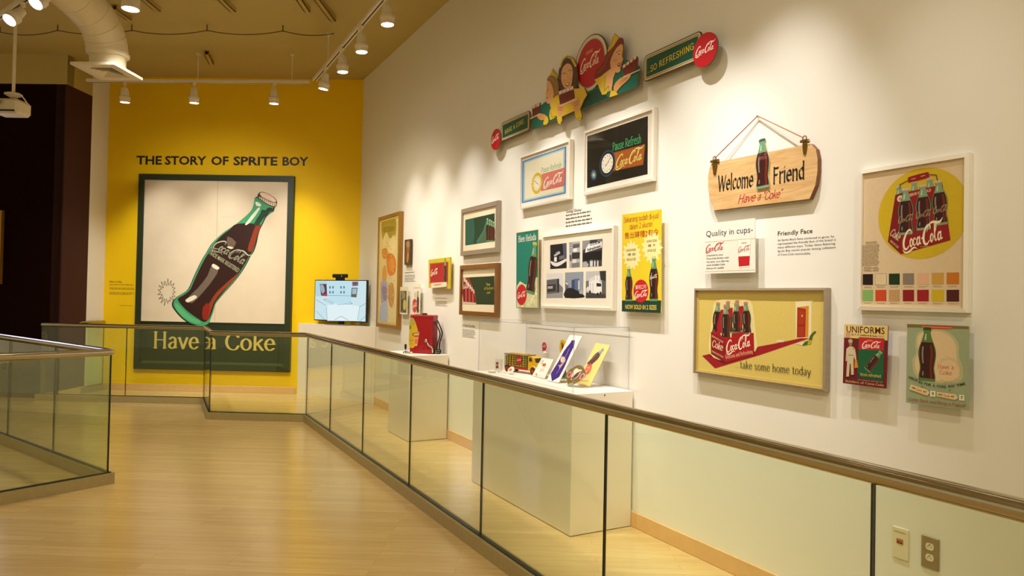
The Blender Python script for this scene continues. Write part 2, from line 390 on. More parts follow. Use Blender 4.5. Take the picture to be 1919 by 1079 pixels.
RX = lambda y: 1.858+(8.62-y)*0.0088
ys = [7.48, 6.3, 5.08, 3.84, 2.585, 1.285]
balustrade([CE, CL, C3, C2, C1, (RX(-0.4), -0.4)], [[], [1.22], [], [], [math.hypot(RX(y)-C1[0], y-C1[1]) for y in ys]],
           'long clear glass balustrade with steel handrail dividing the walkway from the picture wall')
LC = (-0.158, 6.435)
balustrade([(LC[0]-0.416*4.6, LC[1]+0.909*4.6), LC, (LC[0]-0.909*3, LC[1]-0.416*3)], [[1.3, 2.36, 3.49], [1.4]],
           'glass balustrade with steel handrail turning a sharp corner at the left edge')

# ------------------------------------------------------------------ plinths and the acrylic cover
cp0 = (XW-0.928*S3-0.004, 10.6+0.928*0.5-0.006)
mb = MB(); mb.prism([cp0, (XW-0.004, 9.68), (XW-0.004, 10.592)], 0, 1.10, M_PLINTH); tag(mb.build('corner_plinth'), 'white wedge-shaped plinth filling the corner under the television', 'plinth')
def plinth(x0, y0, y1, h, label):
    mb = MB(); mb.box(x0, XW-BT-0.002, y0, y1, 0.004, h, M_PLINTH, 0.002); mb.box(x0+0.004, XW-BT-0.002, y0+0.004, y1-0.004, 0, 0.004, M_BLACK)
    return mb
mb = plinth(2.58, 7.01, 7.66, 0.92, ''); tag(mb.build('plinth'), 'narrow white plinth standing under the red backpack tank', 'plinth')
r = thing('plinth', (2.53, 3.80, 0), 'wide white plinth carrying the clear display cover', 'plinth')
mb = plinth(2.53, 3.80, 5.31, 0.93, ''); mb.build('plinth_body', r)
mb = MB(); mb.lathe([(0.005, 0), (0.005, 0.002)], (2.79, 3.80, 0.912), (0, -1, 0), M_BLACK, 12); mb.build('lock', r)
r = thing('display_cover', (2.56, 3.84, 0.93), 'clear acrylic box cover over the small souvenirs on the wide plinth', 'display case')
X0, X1, Y0, Y1, Z0, Z1 = 2.56, 3.025, 3.84, 5.285, 0.931, 1.366; T = 0.006
for nm, b in (('top_panel', (X0, X1, Y0, Y1, Z1-T, Z1)), ('front_panel', (X0, X0+T, Y0, Y1, Z0, Z1-T)), ('back_panel', (X1-T, X1, Y0, Y1, Z0, Z1-T)),
              ('end_panel', (X0+T, X1-T, Y0, Y0+T, Z0, Z1-T)), ('end_panel', (X0+T, X1-T, Y1-T, Y1, Z0, Z1-T))):
    mb = MB(); mb.box(*b, M_ACRYL); mb.build(nm, r)
mb = MB()
for x in (X0+.002, X1-.002):
    for y in (Y0+.002, Y1-.002): mb.box(x-.0014, x+.0014, y-.0014, y+.0014, Z0, Z1, M_ACEDGE)
for x in (X0+.002, X1-.002): mb.box(x-.0013, x+.0013, Y0, Y1, Z1-.0026, Z1+.0004, M_ACEDGE)
for y in (Y0+.002, Y1-.002): mb.box(X0, X1, y-.0013, y+.0013, Z1-.0026, Z1+.0004, M_ACEDGE)
mb.build('polished_edges', r)

# ------------------------------------------------------------------ ceiling things
def smooth_path(P, k=6):
    P = [Vector(p) for p in P]; out = []
    for i in range(len(P)-1):
        p0, p1, p2, p3 = P[max(i-1, 0)], P[i], P[i+1], P[min(i+2, len(P)-1)]
        for j in range(k):
            t = j/k; out.append(0.5*((2*p1)+(p2-p0)*t+(2*p0-5*p1+4*p2-p3)*t*t+(3*p1-p0-3*p2+p3)*t**3))
    return out+[P[-1]]
M_DUCT = mat('painted_duct', '#e4d8b6', 0.55, var=0.05, vscale=8)
r = thing('air_duct', (-0.34, 9.14, 4.03), 'fat cream spiral air duct curving down to a square ceiling diffuser', 'air duct')
dc = [(-0.345, 9.14, 4.10), (-0.352, 9.14, 4.24), (-0.37, 9.10, 4.38), (-0.43, 8.98, 4.52), (-0.55, 8.80, 4.62), (-0.74, 8.50, 4.69), (-1.0, 8.1, 4.70), (-1.5, 7.3, 4.70), (-2.2, 6.2, 4.70)]
mb = MB(); sp = smooth_path(dc[1:], 5); mb.tube(sp, 0.212, M_DUCT, 28); mb.build('duct_pipe', r, None, True)
for i in range(2, len(sp)-2, 4):
    mb = MB(); t = (sp[i+1]-sp[i-1]).normalized(); mb.lathe([(0.212, -0.006), (0.217, -0.003), (0.217, 0.003), (0.212, 0.006)], sp[i], t, M_DUCT, 28, False); mb.build('seam_ring', r, None, True)
mb = MB(); mb.lathe([(0.185, 0.0), (0.185, 0.16), (0.219, 0.17), (0.219, 0.2)], (-0.345, 9.14, 4.06), (0, 0, 1), M_DUCT, 28, False); mb.build('collar', r, None, True)
M_DIFF = mat('diffuser_white', '#e6dcc2', 0.5)
du, dv = Vector((0.86, -0.51, 0))*0.5, Vector((0.5, 0.86, 0)).normalized()*0.56; dcn = Vector((-0.345, 9.14, 4.035))
def sq(mb, s0, s1, z0, z1, m):
    c0 = [dcn+du*a*s0+dv*b*s0 for a, b in ((-.5, -.5), (.5, -.5), (.5, .5), (-.5, .5))]; c1 = [dcn+du*a*s1+dv*b*s1 for a, b in ((-.5, -.5), (.5, -.5), (.5, .5), (-.5, .5))]
    vs = [c+Vector((0, 0, z0)) for c in c0]+[c+Vector((0, 0, z1)) for c in c1]
    mb.add(vs, [[i, (i+1) % 4, 4+(i+1) % 4, 4+i] for i in range(4)], m)
mb = MB(); sq(mb, 1, 1, 0, 0.03, M_DIFF); sq(mb, 1, 0.62, 0, 0.0, M_DIFF); sq(mb, 1, 0.5, 0.03, 0.05, M_DIFF); mb.build('diffuser_plate', r)
mb = MB()
for s in (0.62, 0.48, 0.34, 0.2): sq(mb, s, s-0.11, 0.0, 0.035, M_DIFF)
mb.build('diffuser_vanes', r)
mb = MB(); vs = [dcn+du*a*.62+dv*b*.62+Vector((0, 0, .04)) for a, b in ((-.5, -.5), (.5, -.5), (.5, .5), (-.5, .5))]; mb.add(vs, [[3, 2, 1, 0]], M_BLACK); mb.build('diffuser_throat', r)
r = thing('projector', (-1.29, 9.77, 3.66), 'white ceiling projector hanging from a thin pole at the left', 'projector')
pu, pv = Vector((0.879, -0.477, 0)), Vector((0.477, 0.879, 0)); pc = Vector((-1.30, 9.77, 3.55))
mb = MB(); mb.obox(pc-pu*0.19-pv*0.12, pu*0.32, pv*0.26, (0, 0, 0.17), M_LAMPW, 0.03); mb.build('projector_body', r)
mb = MB(); mb.obox(pc-pu*0.14-pv*0.144+Vector((0, 0, .012)), pu*0.26, pv*0.006, (0, 0, 0.02), M_SLOT); mb.build('vent', r)
mb = MB(); mb.lathe([(0.035, 0), (0.038, 0.012), (0.03, 0.014)], pc-pu*0.08-pv*0.14+Vector((0, 0, 0.12)), -pv, M_BLACK, 20); mb.build('lens', r)
mb = MB(); mb.tube([pc+Vector((0, 0, .27)), (pc.x, pc.y, CEIL)], 0.017, M_LAMPW, 12); mb.lathe([(0.02, .27), (0.09, .245), (0.09, .235), (0.03, .2)], pc, (0, 0, 1), M_LAMPW, 16); mb.build('ceiling_pole', r)
mb = MB(); mb.tube(smooth_path([pc+Vector((0, 0, .26)), pc+pu*.07+Vector((0, 0, .25)), pc+pu*.12+Vector((0, 0, .2)), pc+pu*.13+pv*.05+Vector((0, 0, .15))]), 0.007, M_LAMPW, 8); mb.build('cable', r)
# cable strung under the ceiling and small hanger brackets
M_CAB = mat('ceiling_cable', '#5c4a22', 0.6)
cpts = [(-1.621, 10.973), (-0.959, 10.506), (-0.128, 9.997), (0.706, 9.488), (1.54, 8.998), (2.187, 8.643)]
pth = []
for i in range(len(cpts)-1):
    (x0, y0), (x1, y1) = cpts[i], cpts[i+1]
    for j in range(8):
        t = j/8; pth.append((x0+(x1-x0)*t, y0+(y1-y0)*t, 4.85-0.05*4*t*(1-t)))
r = thing('ceiling_cable', (*cpts[2], 4.85), 'thin dark cable drooping between clips under the ceiling', 'cable')
mb = MB(); mb.tube(pth, 0.006, M_CAB, 6); mb.build('cable', r, None, True)
for x, y in cpts[:-1]:
    mb = MB(); mb.tube([(x, y, 4.84), (x, y, CEIL)], 0.008, M_CAB, 6); mb.build('clip', r)
M_BRK = mat('bracket_paint', '#b59c58', 0.6)
for a, b, w in (((-0.011, 8.883), (0.153, 9.195), 'beside the duct lamp'), ((0.751, 8.423), (0.934, 8.739), 'at the top between duct and wall track'),
                ((1.525, 7.955), (1.694, 8.277), 'left of the long bracket by the wall track'), ((1.697, 7.851), (2.023, 8.389), 'longest one, close to the wall track'), ((-0.301, 9.399), (-0.149, 9.674), 'half hidden behind the duct'),
                ((0.79, 10.494), (0.887, 10.9), 'below the drooping cable')):
    mb = MB(); d = Vector((b[0]-a[0], b[1]-a[1], 0)); sd = Vector((-d.y, d.x, 0)).normalized()*0.03; a3 = Vector((*a, 4.86))
    mb.obox(a3-sd, d, sd*0.35, (0, 0, 0.06), M_BRK); mb.obox(a3+sd, d, sd*0.35, (0, 0, 0.06), M_BRK); mb.obox(a3-sd, d, sd*2.35, (0, 0, 0.008), M_BRK)
    tag(mb.build('ceiling_bracket'), 'tan metal bracket under the ceiling, '+w, 'bracket', 'metal brackets under the ceiling')
mb = MB(); mb.box(-2.2, -1.865, 12.6, 12.95, 0, CEIL, M_WALL); struct('wall_pillar_left', mb)

# ------------------------------------------------------------------ lit screen on the dark wall
DP = Pl(K2, (S3, -0.5, 0), (0, 0, 1))
M_GOLD = mat('gold_frame', '#a87a20', 0.4, metal=0.4, var=0.15)
r = thing('lit_screen', tuple(DP.P(-1.4, 1.61, 0.03)), 'bright lit screen in a gold frame cut by the left edge', 'screen')
mb = MB()
for q in ([(-1.9, 1.61), (-0.85, 1.61), (-0.92, 1.69), (-1.9, 1.69)], [(-0.85, 1.61), (-0.85, 2.66), (-0.92, 2.58), (-0.92, 1.69)], [(-1.9, 2.66), (-0.85, 2.66), (-0.92, 2.58), (-1.9, 2.58)], [(-1.9, 1.61), (-1.9, 2.66), (-1.83, 2.58), (-1.83, 1.69)]):
    mb.slab(DP, q, 0.005, 0.06, M_GOLD)
mb.build('frame', r)
mb = MB(); mb.slab(DP, [(-1.83, 1.69), (-.92, 1.69), (-.92, 2.58), (-1.83, 2.58)], 0.01, 0.035, glow('#dcd8ff', 3.0)); mb.build('display', r)

# ------------------------------------------------------------------ television and sensor on the corner plinth
tu = Vector((XW-cp0[0], 9.68-cp0[1], 0)).normalized(); tn = Vector((-tu.y, tu.x, 0))
if tn.x < 0: tn = -tn
TVP = Pl(Vector((*cp0, 0))+tn*0.045, tu, (0, 0, 1))
ta = [TVP.at(*q, 0.0) for q in ((588.6, 599.8), (686.5, 604.3), (687.5, 524.2), (590.1, 524.8))]
L0, R0, B0, T0 = (ta[0][0]+ta[3][0])/2, (ta[1][0]+ta[2][0])/2, (ta[0][1]+ta[1][1])/2, (ta[2][1]+ta[3][1])/2
r = thing('television', tuple(TVP.P((L0+R0)/2, 1.10, 0)), 'flat television showing a pale gallery view, on the corner plinth', 'television')
mb = MB(); mb.slab(TVP, [(L0, B0), (R0, B0), (R0, T0), (L0, T0)], -0.035, 0.0, M_BLACK); mb.build('casing', r)
mb = MB()
mc = (L0+R0)/2
mb.slab(TVP, [(mc-0.26, 1.101), (mc+0.26, 1.101), (mc+0.22, 1.112), (mc-0.22, 1.112)], -0.06, 0.05, mat('tv_stand_silver', '#b9b4ac', 0.3, metal=0.8)); mb.slab(TVP, [(mc-0.05, 1.11), (mc+0.05, 1.11), (mc+0.05, B0+.02), (mc-0.05, B0+.02)], -0.05, -0.03, M_BLACK); mb.build('stand', r)
TVBOX = (L0+.012, R0-.012, B0+.014, T0-.012); TVR = r
r = thing('motion_sensor', tuple(TVP.P(mc-0.03, T0, 0)), 'black bar-shaped motion sensor sitting on top of the television', 'camera')
mb = MB(); mb.obox(TVP.P(mc-0.17, T0+.035, -.055), TVP.u*.28, TVP.v*.055, TVP.n*.06, M_BLACK, .008); mb.build('sensor_bar', r)
mb = MB(); mb.obox(TVP.P(mc-0.11, T0+.001, -.05), TVP.u*.16, TVP.v*.034, TVP.n*.045, M_BLACK, .005); mb.build('sensor_foot', r)
mb = MB(); mb.lathe([(.008, 0), (.008, .003)], TVP.P(mc+.03, T0+.06, .005), TVP.n, mat('sensor_lens', '#8fa0c8', .1, emit=.2), 12); mb.build('sensor_lens', r)
# ------------------------------------------------------------------ drawing flat prints and lettering as layered geometry
EPS = 5.0e-5
def hull(P):
    P = sorted(set((round(x, 6), round(y, 6)) for x, y in P))
    if len(P) < 3: return P
    def half(Q):
        h = []
        for p in Q:
            while len(h) > 1 and (h[-1][0]-h[-2][0])*(p[1]-h[-2][1])-(h[-1][1]-h[-2][1])*(p[0]-h[-2][0]) <= 0: h.pop()
            h.append(p)
        return h
    a, b = half(P), half(P[::-1]); return a[:-1]+b[:-1]
def sm(P, k=4, closed=True):
    n = len(P); out = []
    for i in range(n if closed else n-1):
        if closed: q = [P[(i+j-1) % n] for j in range(4)]
        else: q = [P[max(i-1, 0)], P[i], P[i+1], P[min(i+2, n-1)]]
        for j in range(k):
            t = j/k
            out.append(tuple(0.5*((2*q[1][c])+(q[2][c]-q[0][c])*t+(2*q[0][c]-5*q[1][c]+4*q[2][c]-q[3][c])*t*t+(3*q[1][c]-q[0][c]-3*q[2][c]+q[3][c])*t**3) for c in range(len(P[0]))))
    if not closed: out.append(tuple(P[-1]))
    return out
def rrect(a0, b0, a1, b1, r, k=5):
    o = []
    for cx_, cy_, s in ((a1-r, b1-r, 0), (a0+r, b1-r, 1), (a0+r, b0+r, 2), (a1-r, b0+r, 3)):
        for j in range(k+1):
            t = math.pi/2*(s+j/k); o.append((cx_+r*math.cos(t), cy_+r*math.sin(t)))
    return o
# pen alphabet: x-height .5, capital .72, descender -.22; L straight strokes, S curved strokes
GL = {
 'a': (.46, [('S', [(.09, .41), (.21, .5), (.33, .43), (.35, .3)]), ('L', [(.35, .32), (.35, .03)]), ('S', [(.35, .29), (.16, .25), (.07, .13), (.15, .01), (.27, .03), (.35, .12)])]),
 'b': (.5, [('L', [(.1, .75), (.1, 0)]), ('S', [(.1, .36), (.22, .5), (.38, .42), (.43, .25), (.38, .07), (.24, 0), (.1, .1)])]),
 'c': (.45, [('S', [(.4, .4), (.27, .5), (.12, .42), (.06, .25), (.12, .07), (.26, 0), (.41, .1)])]),
 'd': (.5, [('L', [(.4, .75), (.4, 0)]), ('S', [(.4, .36), (.28, .5), (.12, .42), (.07, .25), (.12, .07), (.26, 0), (.4, .1)])]),
 'e': (.47, [('L', [(.08, .27), (.41, .27)]), ('S', [(.41, .27), (.37, .43), (.25, .5), (.12, .42), (.06, .25), (.12, .07), (.26, 0), (.41, .09)])]),
 'f': (.33, [('S', [(.36, .71), (.27, .75), (.17, .68), (.15, .5)]), ('L', [(.15, .55), (.15, 0)]), ('H', [(.03, .48), (.3, .48)])]),
 'g': (.48, [('S', [(.39, .4), (.24, .5), (.1, .42), (.07, .27), (.13, .1), (.26, .06), (.39, .15)]), ('S', [(.4, .5), (.4, .2), (.39, -.06), (.3, -.2), (.16, -.21), (.06, -.13)])]),
 'h': (.5, [('L', [(.1, .75), (.1, 0)]), ('S', [(.1, .33), (.2, .46), (.32, .48), (.4, .38), (.4, .25)]), ('L', [(.4, .28), (.4, 0)])]),
 'i': (.22, [('L', [(.11, .48), (.11, 0)]), ('D', [(.11, .67), (.11, .69)])]),
 'j': (.24, [('S', [(.13, .48), (.13, .1), (.12, -.1), (.02, -.2)]), ('D', [(.13, .67), (.13, .69)])]),
 'k': (.46, [('L', [(.1, .75), (.1, 0)]), ('H', [(.39, .48), (.12, .22)]), ('H', [(.2, .3), (.43, 0)])]),
 'l': (.22, [('L', [(.11, .75), (.11, 0)])]),
 'm': (.76, [('L', [(.1, .48), (.1, 0)]), ('S', [(.1, .33), (.2, .46), (.3, .47), (.37, .38), (.37, .25)]), ('L', [(.37, .28), (.37, 0)]), ('S', [(.37, .33), (.47, .46), (.57, .47), (.65, .38), (.65, .25)]), ('L', [(.65, .28), (.65, 0)])]),
 'n': (.5, [('L', [(.1, .48), (.1, 0)]), ('S', [(.1, .33), (.2, .46), (.32, .48), (.4, .38), (.4, .25)]), ('L', [(.4, .28), (.4, 0)])]),
 'o': (.5, [('S', [(.25, .5), (.11, .42), (.06, .25), (.11, .08), (.25, 0), (.39, .08), (.44, .25), (.39, .42), (.25, .5)])]),
 'p': (.5, [('L', [(.1, .5), (.1, -.22)]), ('S', [(.1, .36), (.22, .5), (.38, .42), (.43, .25), (.38, .07), (.24, 0), (.1, .1)])]),
 'r': (.36, [('L', [(.1, .48), (.1, 0)]), ('S', [(.1, .3), (.18, .44), (.27, .48), (.34, .44)])]),
 's': (.4, [('S', [(.34, .41), (.2, .5), (.08, .41), (.12, .3), (.26, .21), (.34, .11), (.27, .01), (.15, 0), (.05, .09)])]),
 't': (.34, [('S', [(.15, .64), (.15, .3), (.15, .08), (.21, 0), (.32, .05)]), ('H', [(.03, .48), (.3, .48)])]),
 'u': (.5, [('S', [(.1, .48), (.1, .2), (.15, .04), (.27, .01), (.38, .13)]), ('L', [(.39, .48), (.39, 0)])]),
 'v': (.44, [('V', [(.04, .48), (.22, 0)]), ('H', [(.22, 0), (.4, .48)])]),
 'w': (.66, [('V', [(.04, .48), (.19, 0)]), ('H', [(.19, 0), (.33, .46)]), ('V', [(.33, .46), (.47, 0)]), ('H', [(.47, 0), (.62, .48)])]),
 'y': (.44, [('V', [(.04, .48), (.22, .02)]), ('S', [(.4, .48), (.25, .05), (.16, -.15), (.04, -.2)])]),
 'A': (.62, [('H', [(.05, 0), (.31, .72)]), ('V', [(.31, .72), (.57, 0)]), ('H', [(.15, .25), (.47, .25)])]),
 'B': (.56, [('L', [(.11, .72), (.11, 0)]), ('S', [(.11, .7), (.34, .7), (.43, .55), (.34, .4), (.11, .39)]), ('S', [(.11, .39), (.38, .38), (.5, .2), (.38, .02), (.11, .02)])]),
 'C': (.62, [('S', [(.56, .56), (.46, .69), (.32, .72), (.14, .6), (.06, .36), (.14, .11), (.32, 0), (.48, .04), (.57, .18)])]),
 'D': (.62, [('L', [(.11, .72), (.11, 0)]), ('S', [(.11, .7), (.38, .68), (.55, .5), (.56, .3), (.42, .06), (.11, .02)])]),
 'F': (.5, [('L', [(.11, .72), (.11, 0)]), ('H', [(.11, .69), (.46, .69)]), ('H', [(.11, .38), (.38, .38)])]),
 'H': (.66, [('L', [(.12, .72), (.12, 0)]), ('L', [(.54, .72), (.54, 0)]), ('H', [(.12, .37), (.54, .37)])]),
 'N': (.64, [('L', [(.11, .72), (.11, 0)]), ('V', [(.11, .72), (.53, 0)]), ('L', [(.53, .72), (.53, 0)])]),
 'P': (.52, [('L', [(.11, .72), (.11, 0)]), ('S', [(.11, .7), (.36, .7), (.47, .53), (.36, .36), (.11, .35)])]),
 'R': (.58, [('L', [(.11, .72), (.11, 0)]), ('S', [(.11, .7), (.36, .7), (.47, .54), (.36, .38), (.11, .37)]), ('V', [(.28, .37), (.54, 0)])]),
 'S': (.5, [('S', [(.43, .6), (.27, .72), (.1, .6), (.13, .45), (.33, .32), (.44, .17), (.34, .02), (.18, 0), (.05, .13)])]),
 'W': (.9, [('V', [(.05, .72), (.25, 0)]), ('H', [(.25, 0), (.45, .68)]), ('V', [(.45, .68), (.65, 0)]), ('H', [(.65, 0), (.85, .72)])]),
 'O': (.64, [('S', [(.32, .72), (.14, .6), (.06, .36), (.14, .11), (.32, 0), (.5, .11), (.58, .36), (.5, .6), (.32, .72)])]),
 'E': (.52, [('L', [(.11, .72), (.11, 0)]), ('H', [(.11, .69), (.46, .69)]), ('H', [(.11, .38), (.4, .38)]), ('H', [(.11, .03), (.47, .03)])]),
 'G': (.64, [('S', [(.56, .58), (.46, .69), (.32, .72), (.14, .6), (.06, .36), (.14, .11), (.32, 0), (.48, .06), (.56, .2)]), ('H', [(.36, .33), (.56, .33)]), ('H', [(.56, .33), (.56, .04)])]),
 'I': (.24, [('L', [(.12, .72), (.12, 0)])]), 'K': (.58, [('L', [(.11, .72), (.11, 0)]), ('H', [(.5, .72), (.13, .32)]), ('V', [(.25, .44), (.54, 0)])]),
 'L': (.46, [('L', [(.11, .72), (.11, 0)]), ('H', [(.11, .03), (.43, .03)])]), 'V': (.6, [('V', [(.05, .72), (.3, 0)]), ('H', [(.3, 0), (.55, .72)])]),
 'T': (.52, [('L', [(.26, .72), (.26, 0)]), ('H', [(.03, .69), (.49, .69)])]), 'U': (.6, [('S', [(.11, .72), (.11, .25), (.2, .03), (.4, .03), (.5, .25), (.5, .72)])]),
 '2': (.5, [('S', [(.08, .58), (.2, .72), (.36, .68), (.42, .54), (.3, .3), (.08, .03)]), ('H', [(.08, .03), (.44, .03)])]),
 '7': (.46, [('H', [(.05, .69), (.42, .69)]), ('V', [(.42, .69), (.18, 0)])]),
 '9': (.48, [('S', [(.4, .5), (.24, .72), (.08, .5), (.2, .33), (.4, .45), (.38, .2), (.2, 0), (.08, .06)])]),
 '.': (.22, [('D', [(.1, .03), (.1, .04)])]), '-': (.3, [('H', [(.05, .26), (.25, .26)])]), '!': (.22, [('L', [(.11, .72), (.11, .22)]), ('D', [(.11, .03), (.11, .04)])]),
 '"': (.28, [('D', [(.08, .72), (.06, .6)]), ('D', [(.2, .72), (.18, .6)])]), "'": (.16, [('D', [(.08, .72), (.06, .6)])]), ' ': (.26, []),
}
STY = {  # nib: width across, thickness along, angle; serifs; curve smoothing; letter gap
 'serif': (.125, .045, 0, True, 4, .03), 'thin_serif': (.085, .032, 0, True, 4, .04), 'slab': (.11, .05, 0, True, 4, .03), 'gothic': (.15, .03, 40, False, 0, .0),
 'brush': (.085, .07, 30, False, 4, -.03), 'block': (.13, .11, 0, False, 4, .04), 'fine': (.07, .06, 0, False, 4, .02), 'casual': (.11, .09, 20, False, 3, .06)}
def nib(w, t, deg, n=8):
    c, s = math.cos(math.radians(deg)), math.sin(math.radians(deg)); o = []
    for i in range(n):
        a = 2*math.pi*(i+.5)/n; x, y = w/2*math.cos(a), t/2*math.sin(a); o.append((x*c-y*s, x*s+y*c))
    return o
def pen_text(txt, style):
    w, t, deg, ser, k, gap = STY[style]; nb = nib(w, t, deg); out = []; x = 0.0
    for ch in txt:
        adv, st = GL.get(ch, GL[' ']);
        for kd, P in st:
            Q = sm(P, k, False) if kd == 'S' and k else P
            for (x0, y0), (x1, y1) in zip(Q, Q[1:]): out.append(hull([(x+x0+a, y0+b) for a, b in nb]+[(x+x1+a, y1+b) for a, b in nb]))
            if style == 'gothic' and kd in 'LV':
                for px_, py_ in (P[0], P[-1]): out.append([(x+px_-.085, py_+.015), (x+px_+.01, py_-.075), (x+px_+.085, py_-.015), (x+px_-.01, py_+.075)])
            if ser and kd in 'LV':
                for i, (px_, py_) in enumerate((P[0], P[-1])):
                    if kd == 'V' and i: continue
                    l = .10 if ch.isupper() or (i and kd == 'L') else .09; r = l if (ch.isupper() or i or kd == 'V') else .02
                    h = t*.6; y_ = py_-h if i == 0 else py_; out.append([(x+px_-l, y_), (x+px_+r, y_), (x+px_+r, y_+h), (x+px_-l, y_+h)])
        x += adv+gap
    return out, (0.0, x-gap), .72
FC = {}
def font_text(txt, weight=0.0):
    if (txt, weight) in FC: return FC[txt, weight]
    def conv(t):
        cu = bpy.data.curves.new('letters', 'FONT'); cu.body = t; cu.size = 1.0; cu.offset = weight; cu.resolution_u = 2; cu.fill_mode = 'FRONT'
        ob = bpy.data.objects.new('letters', cu); me = bpy.data.meshes.new_from_object(ob)
        V = [tuple(v.co[:2]) for v in me.vertices]; F = [list(p.vertices) for p in me.polygons]
        bpy.data.objects.remove(ob); bpy.data.curves.remove(cu); bpy.data.meshes.remove(me); return V, F
    V, F = conv(txt); H, _ = conv('H'); cap = max(y for _, y in H)
    xs = [v[0] for v in V] or [0, 1]; FC[txt, weight] = ([[V[i] for i in f] for f in F], (min(xs), max(xs)), cap); return FC[txt, weight]
def ell(cx_, cy_, rx, ry, r, n=14): return [(cx_+rx*math.cos(t)+.25*ry*math.sin(t)*.6, cy_+ry*math.sin(t), r*(1.15 if math.cos(t)*-1 > 0 else .8)) for t in [2*math.pi*i/n for i in range(n+1)]]
SCRIPT = [
 [(.84, .72, .015), (.86, .85, .04), (.74, .94, .05), (.52, .86, .06), (.30, .63, .075), (.17, .37, .085), (.17, .13, .08), (.28, .0, .06), (.44, .02, .045), (.6, .14, .025)],
 [(.07, .02, .015), (.16, -.12, .04), (.36, -.19, .055), (.62, -.15, .06), (.86, -.05, .05), (1.05, -.02, .035), (1.25, -.11, .012)],
 ell(.80, .26, .10, .19, .045), [(1.17, .38, .035), (1.10, .46, .03), (1.0, .39, .045), (.96, .24, .052), (1.02, .1, .04), (1.12, .11, .025), (1.21, .2, .018)],
 ell(1.37, .26, .10, .19, .045), [(1.51, .47, .04), (1.49, .25, .045), (1.51, .1, .04), (1.6, .13, .018)], [(1.66, .35, .04), (1.76, .37, .04)],
 [(2.36, .70, .015), (2.40, .84, .04), (2.29, .94, .05), (2.08, .86, .065), (1.90, .62, .08), (1.81, .36, .09), (1.84, .12, .085), (1.97, .0, .06), (2.12, .04, .045), (2.26, .16, .025)],
 [(2.12, .62, .012), (2.22, .84, .03), (2.42, 1.0, .05), (2.7, 1.02, .065), (2.95, .95, .07), (3.2, .96, .06), (3.40, 1.12, .015)],
 ell(2.46, .26, .10, .19, .045), [(2.64, .3, .025), (2.78, .58, .035), (2.87, .85, .035), (2.82, .95, .03), (2.74, .8, .045), (2.70, .4, .05), (2.72, .14, .045), (2.79, .08, .03), (2.87, .16, .018)],
 ell(3.05, .26, .10, .19, .045), [(3.19, .47, .04), (3.17, .25, .045), (3.19, .1, .04), (3.3, .15, .018)]]
def script_logo(sub=3, fat=1.0):
    out = []
    for st in SCRIPT:
        Q = sm(st, sub, False) if len(st) < 14 else st
        for p, q in zip(Q, Q[1:]):
            pts = []
            for x, y, r in (p, q):
                for i in range(8): a = math.pi*(i+.5)/4; pts.append((x+r*fat*math.cos(a), y+r*fat*math.sin(a)))
            out.append(hull(pts))
    return [[(x+.16*y, y) for x, y in h] for h in out], (.05, 3.5), 1.0
BOT = [(0, .125), (.015, .142), (.10, .146), (.18, .132), (.25, .124), (.33, .134), (.44, .152), (.52, .155), (.60, .146), (.68, .122), (.76, .092), (.84, .070), (.905, .058), (.915, .068), (.95, .068), (.955, .058)]
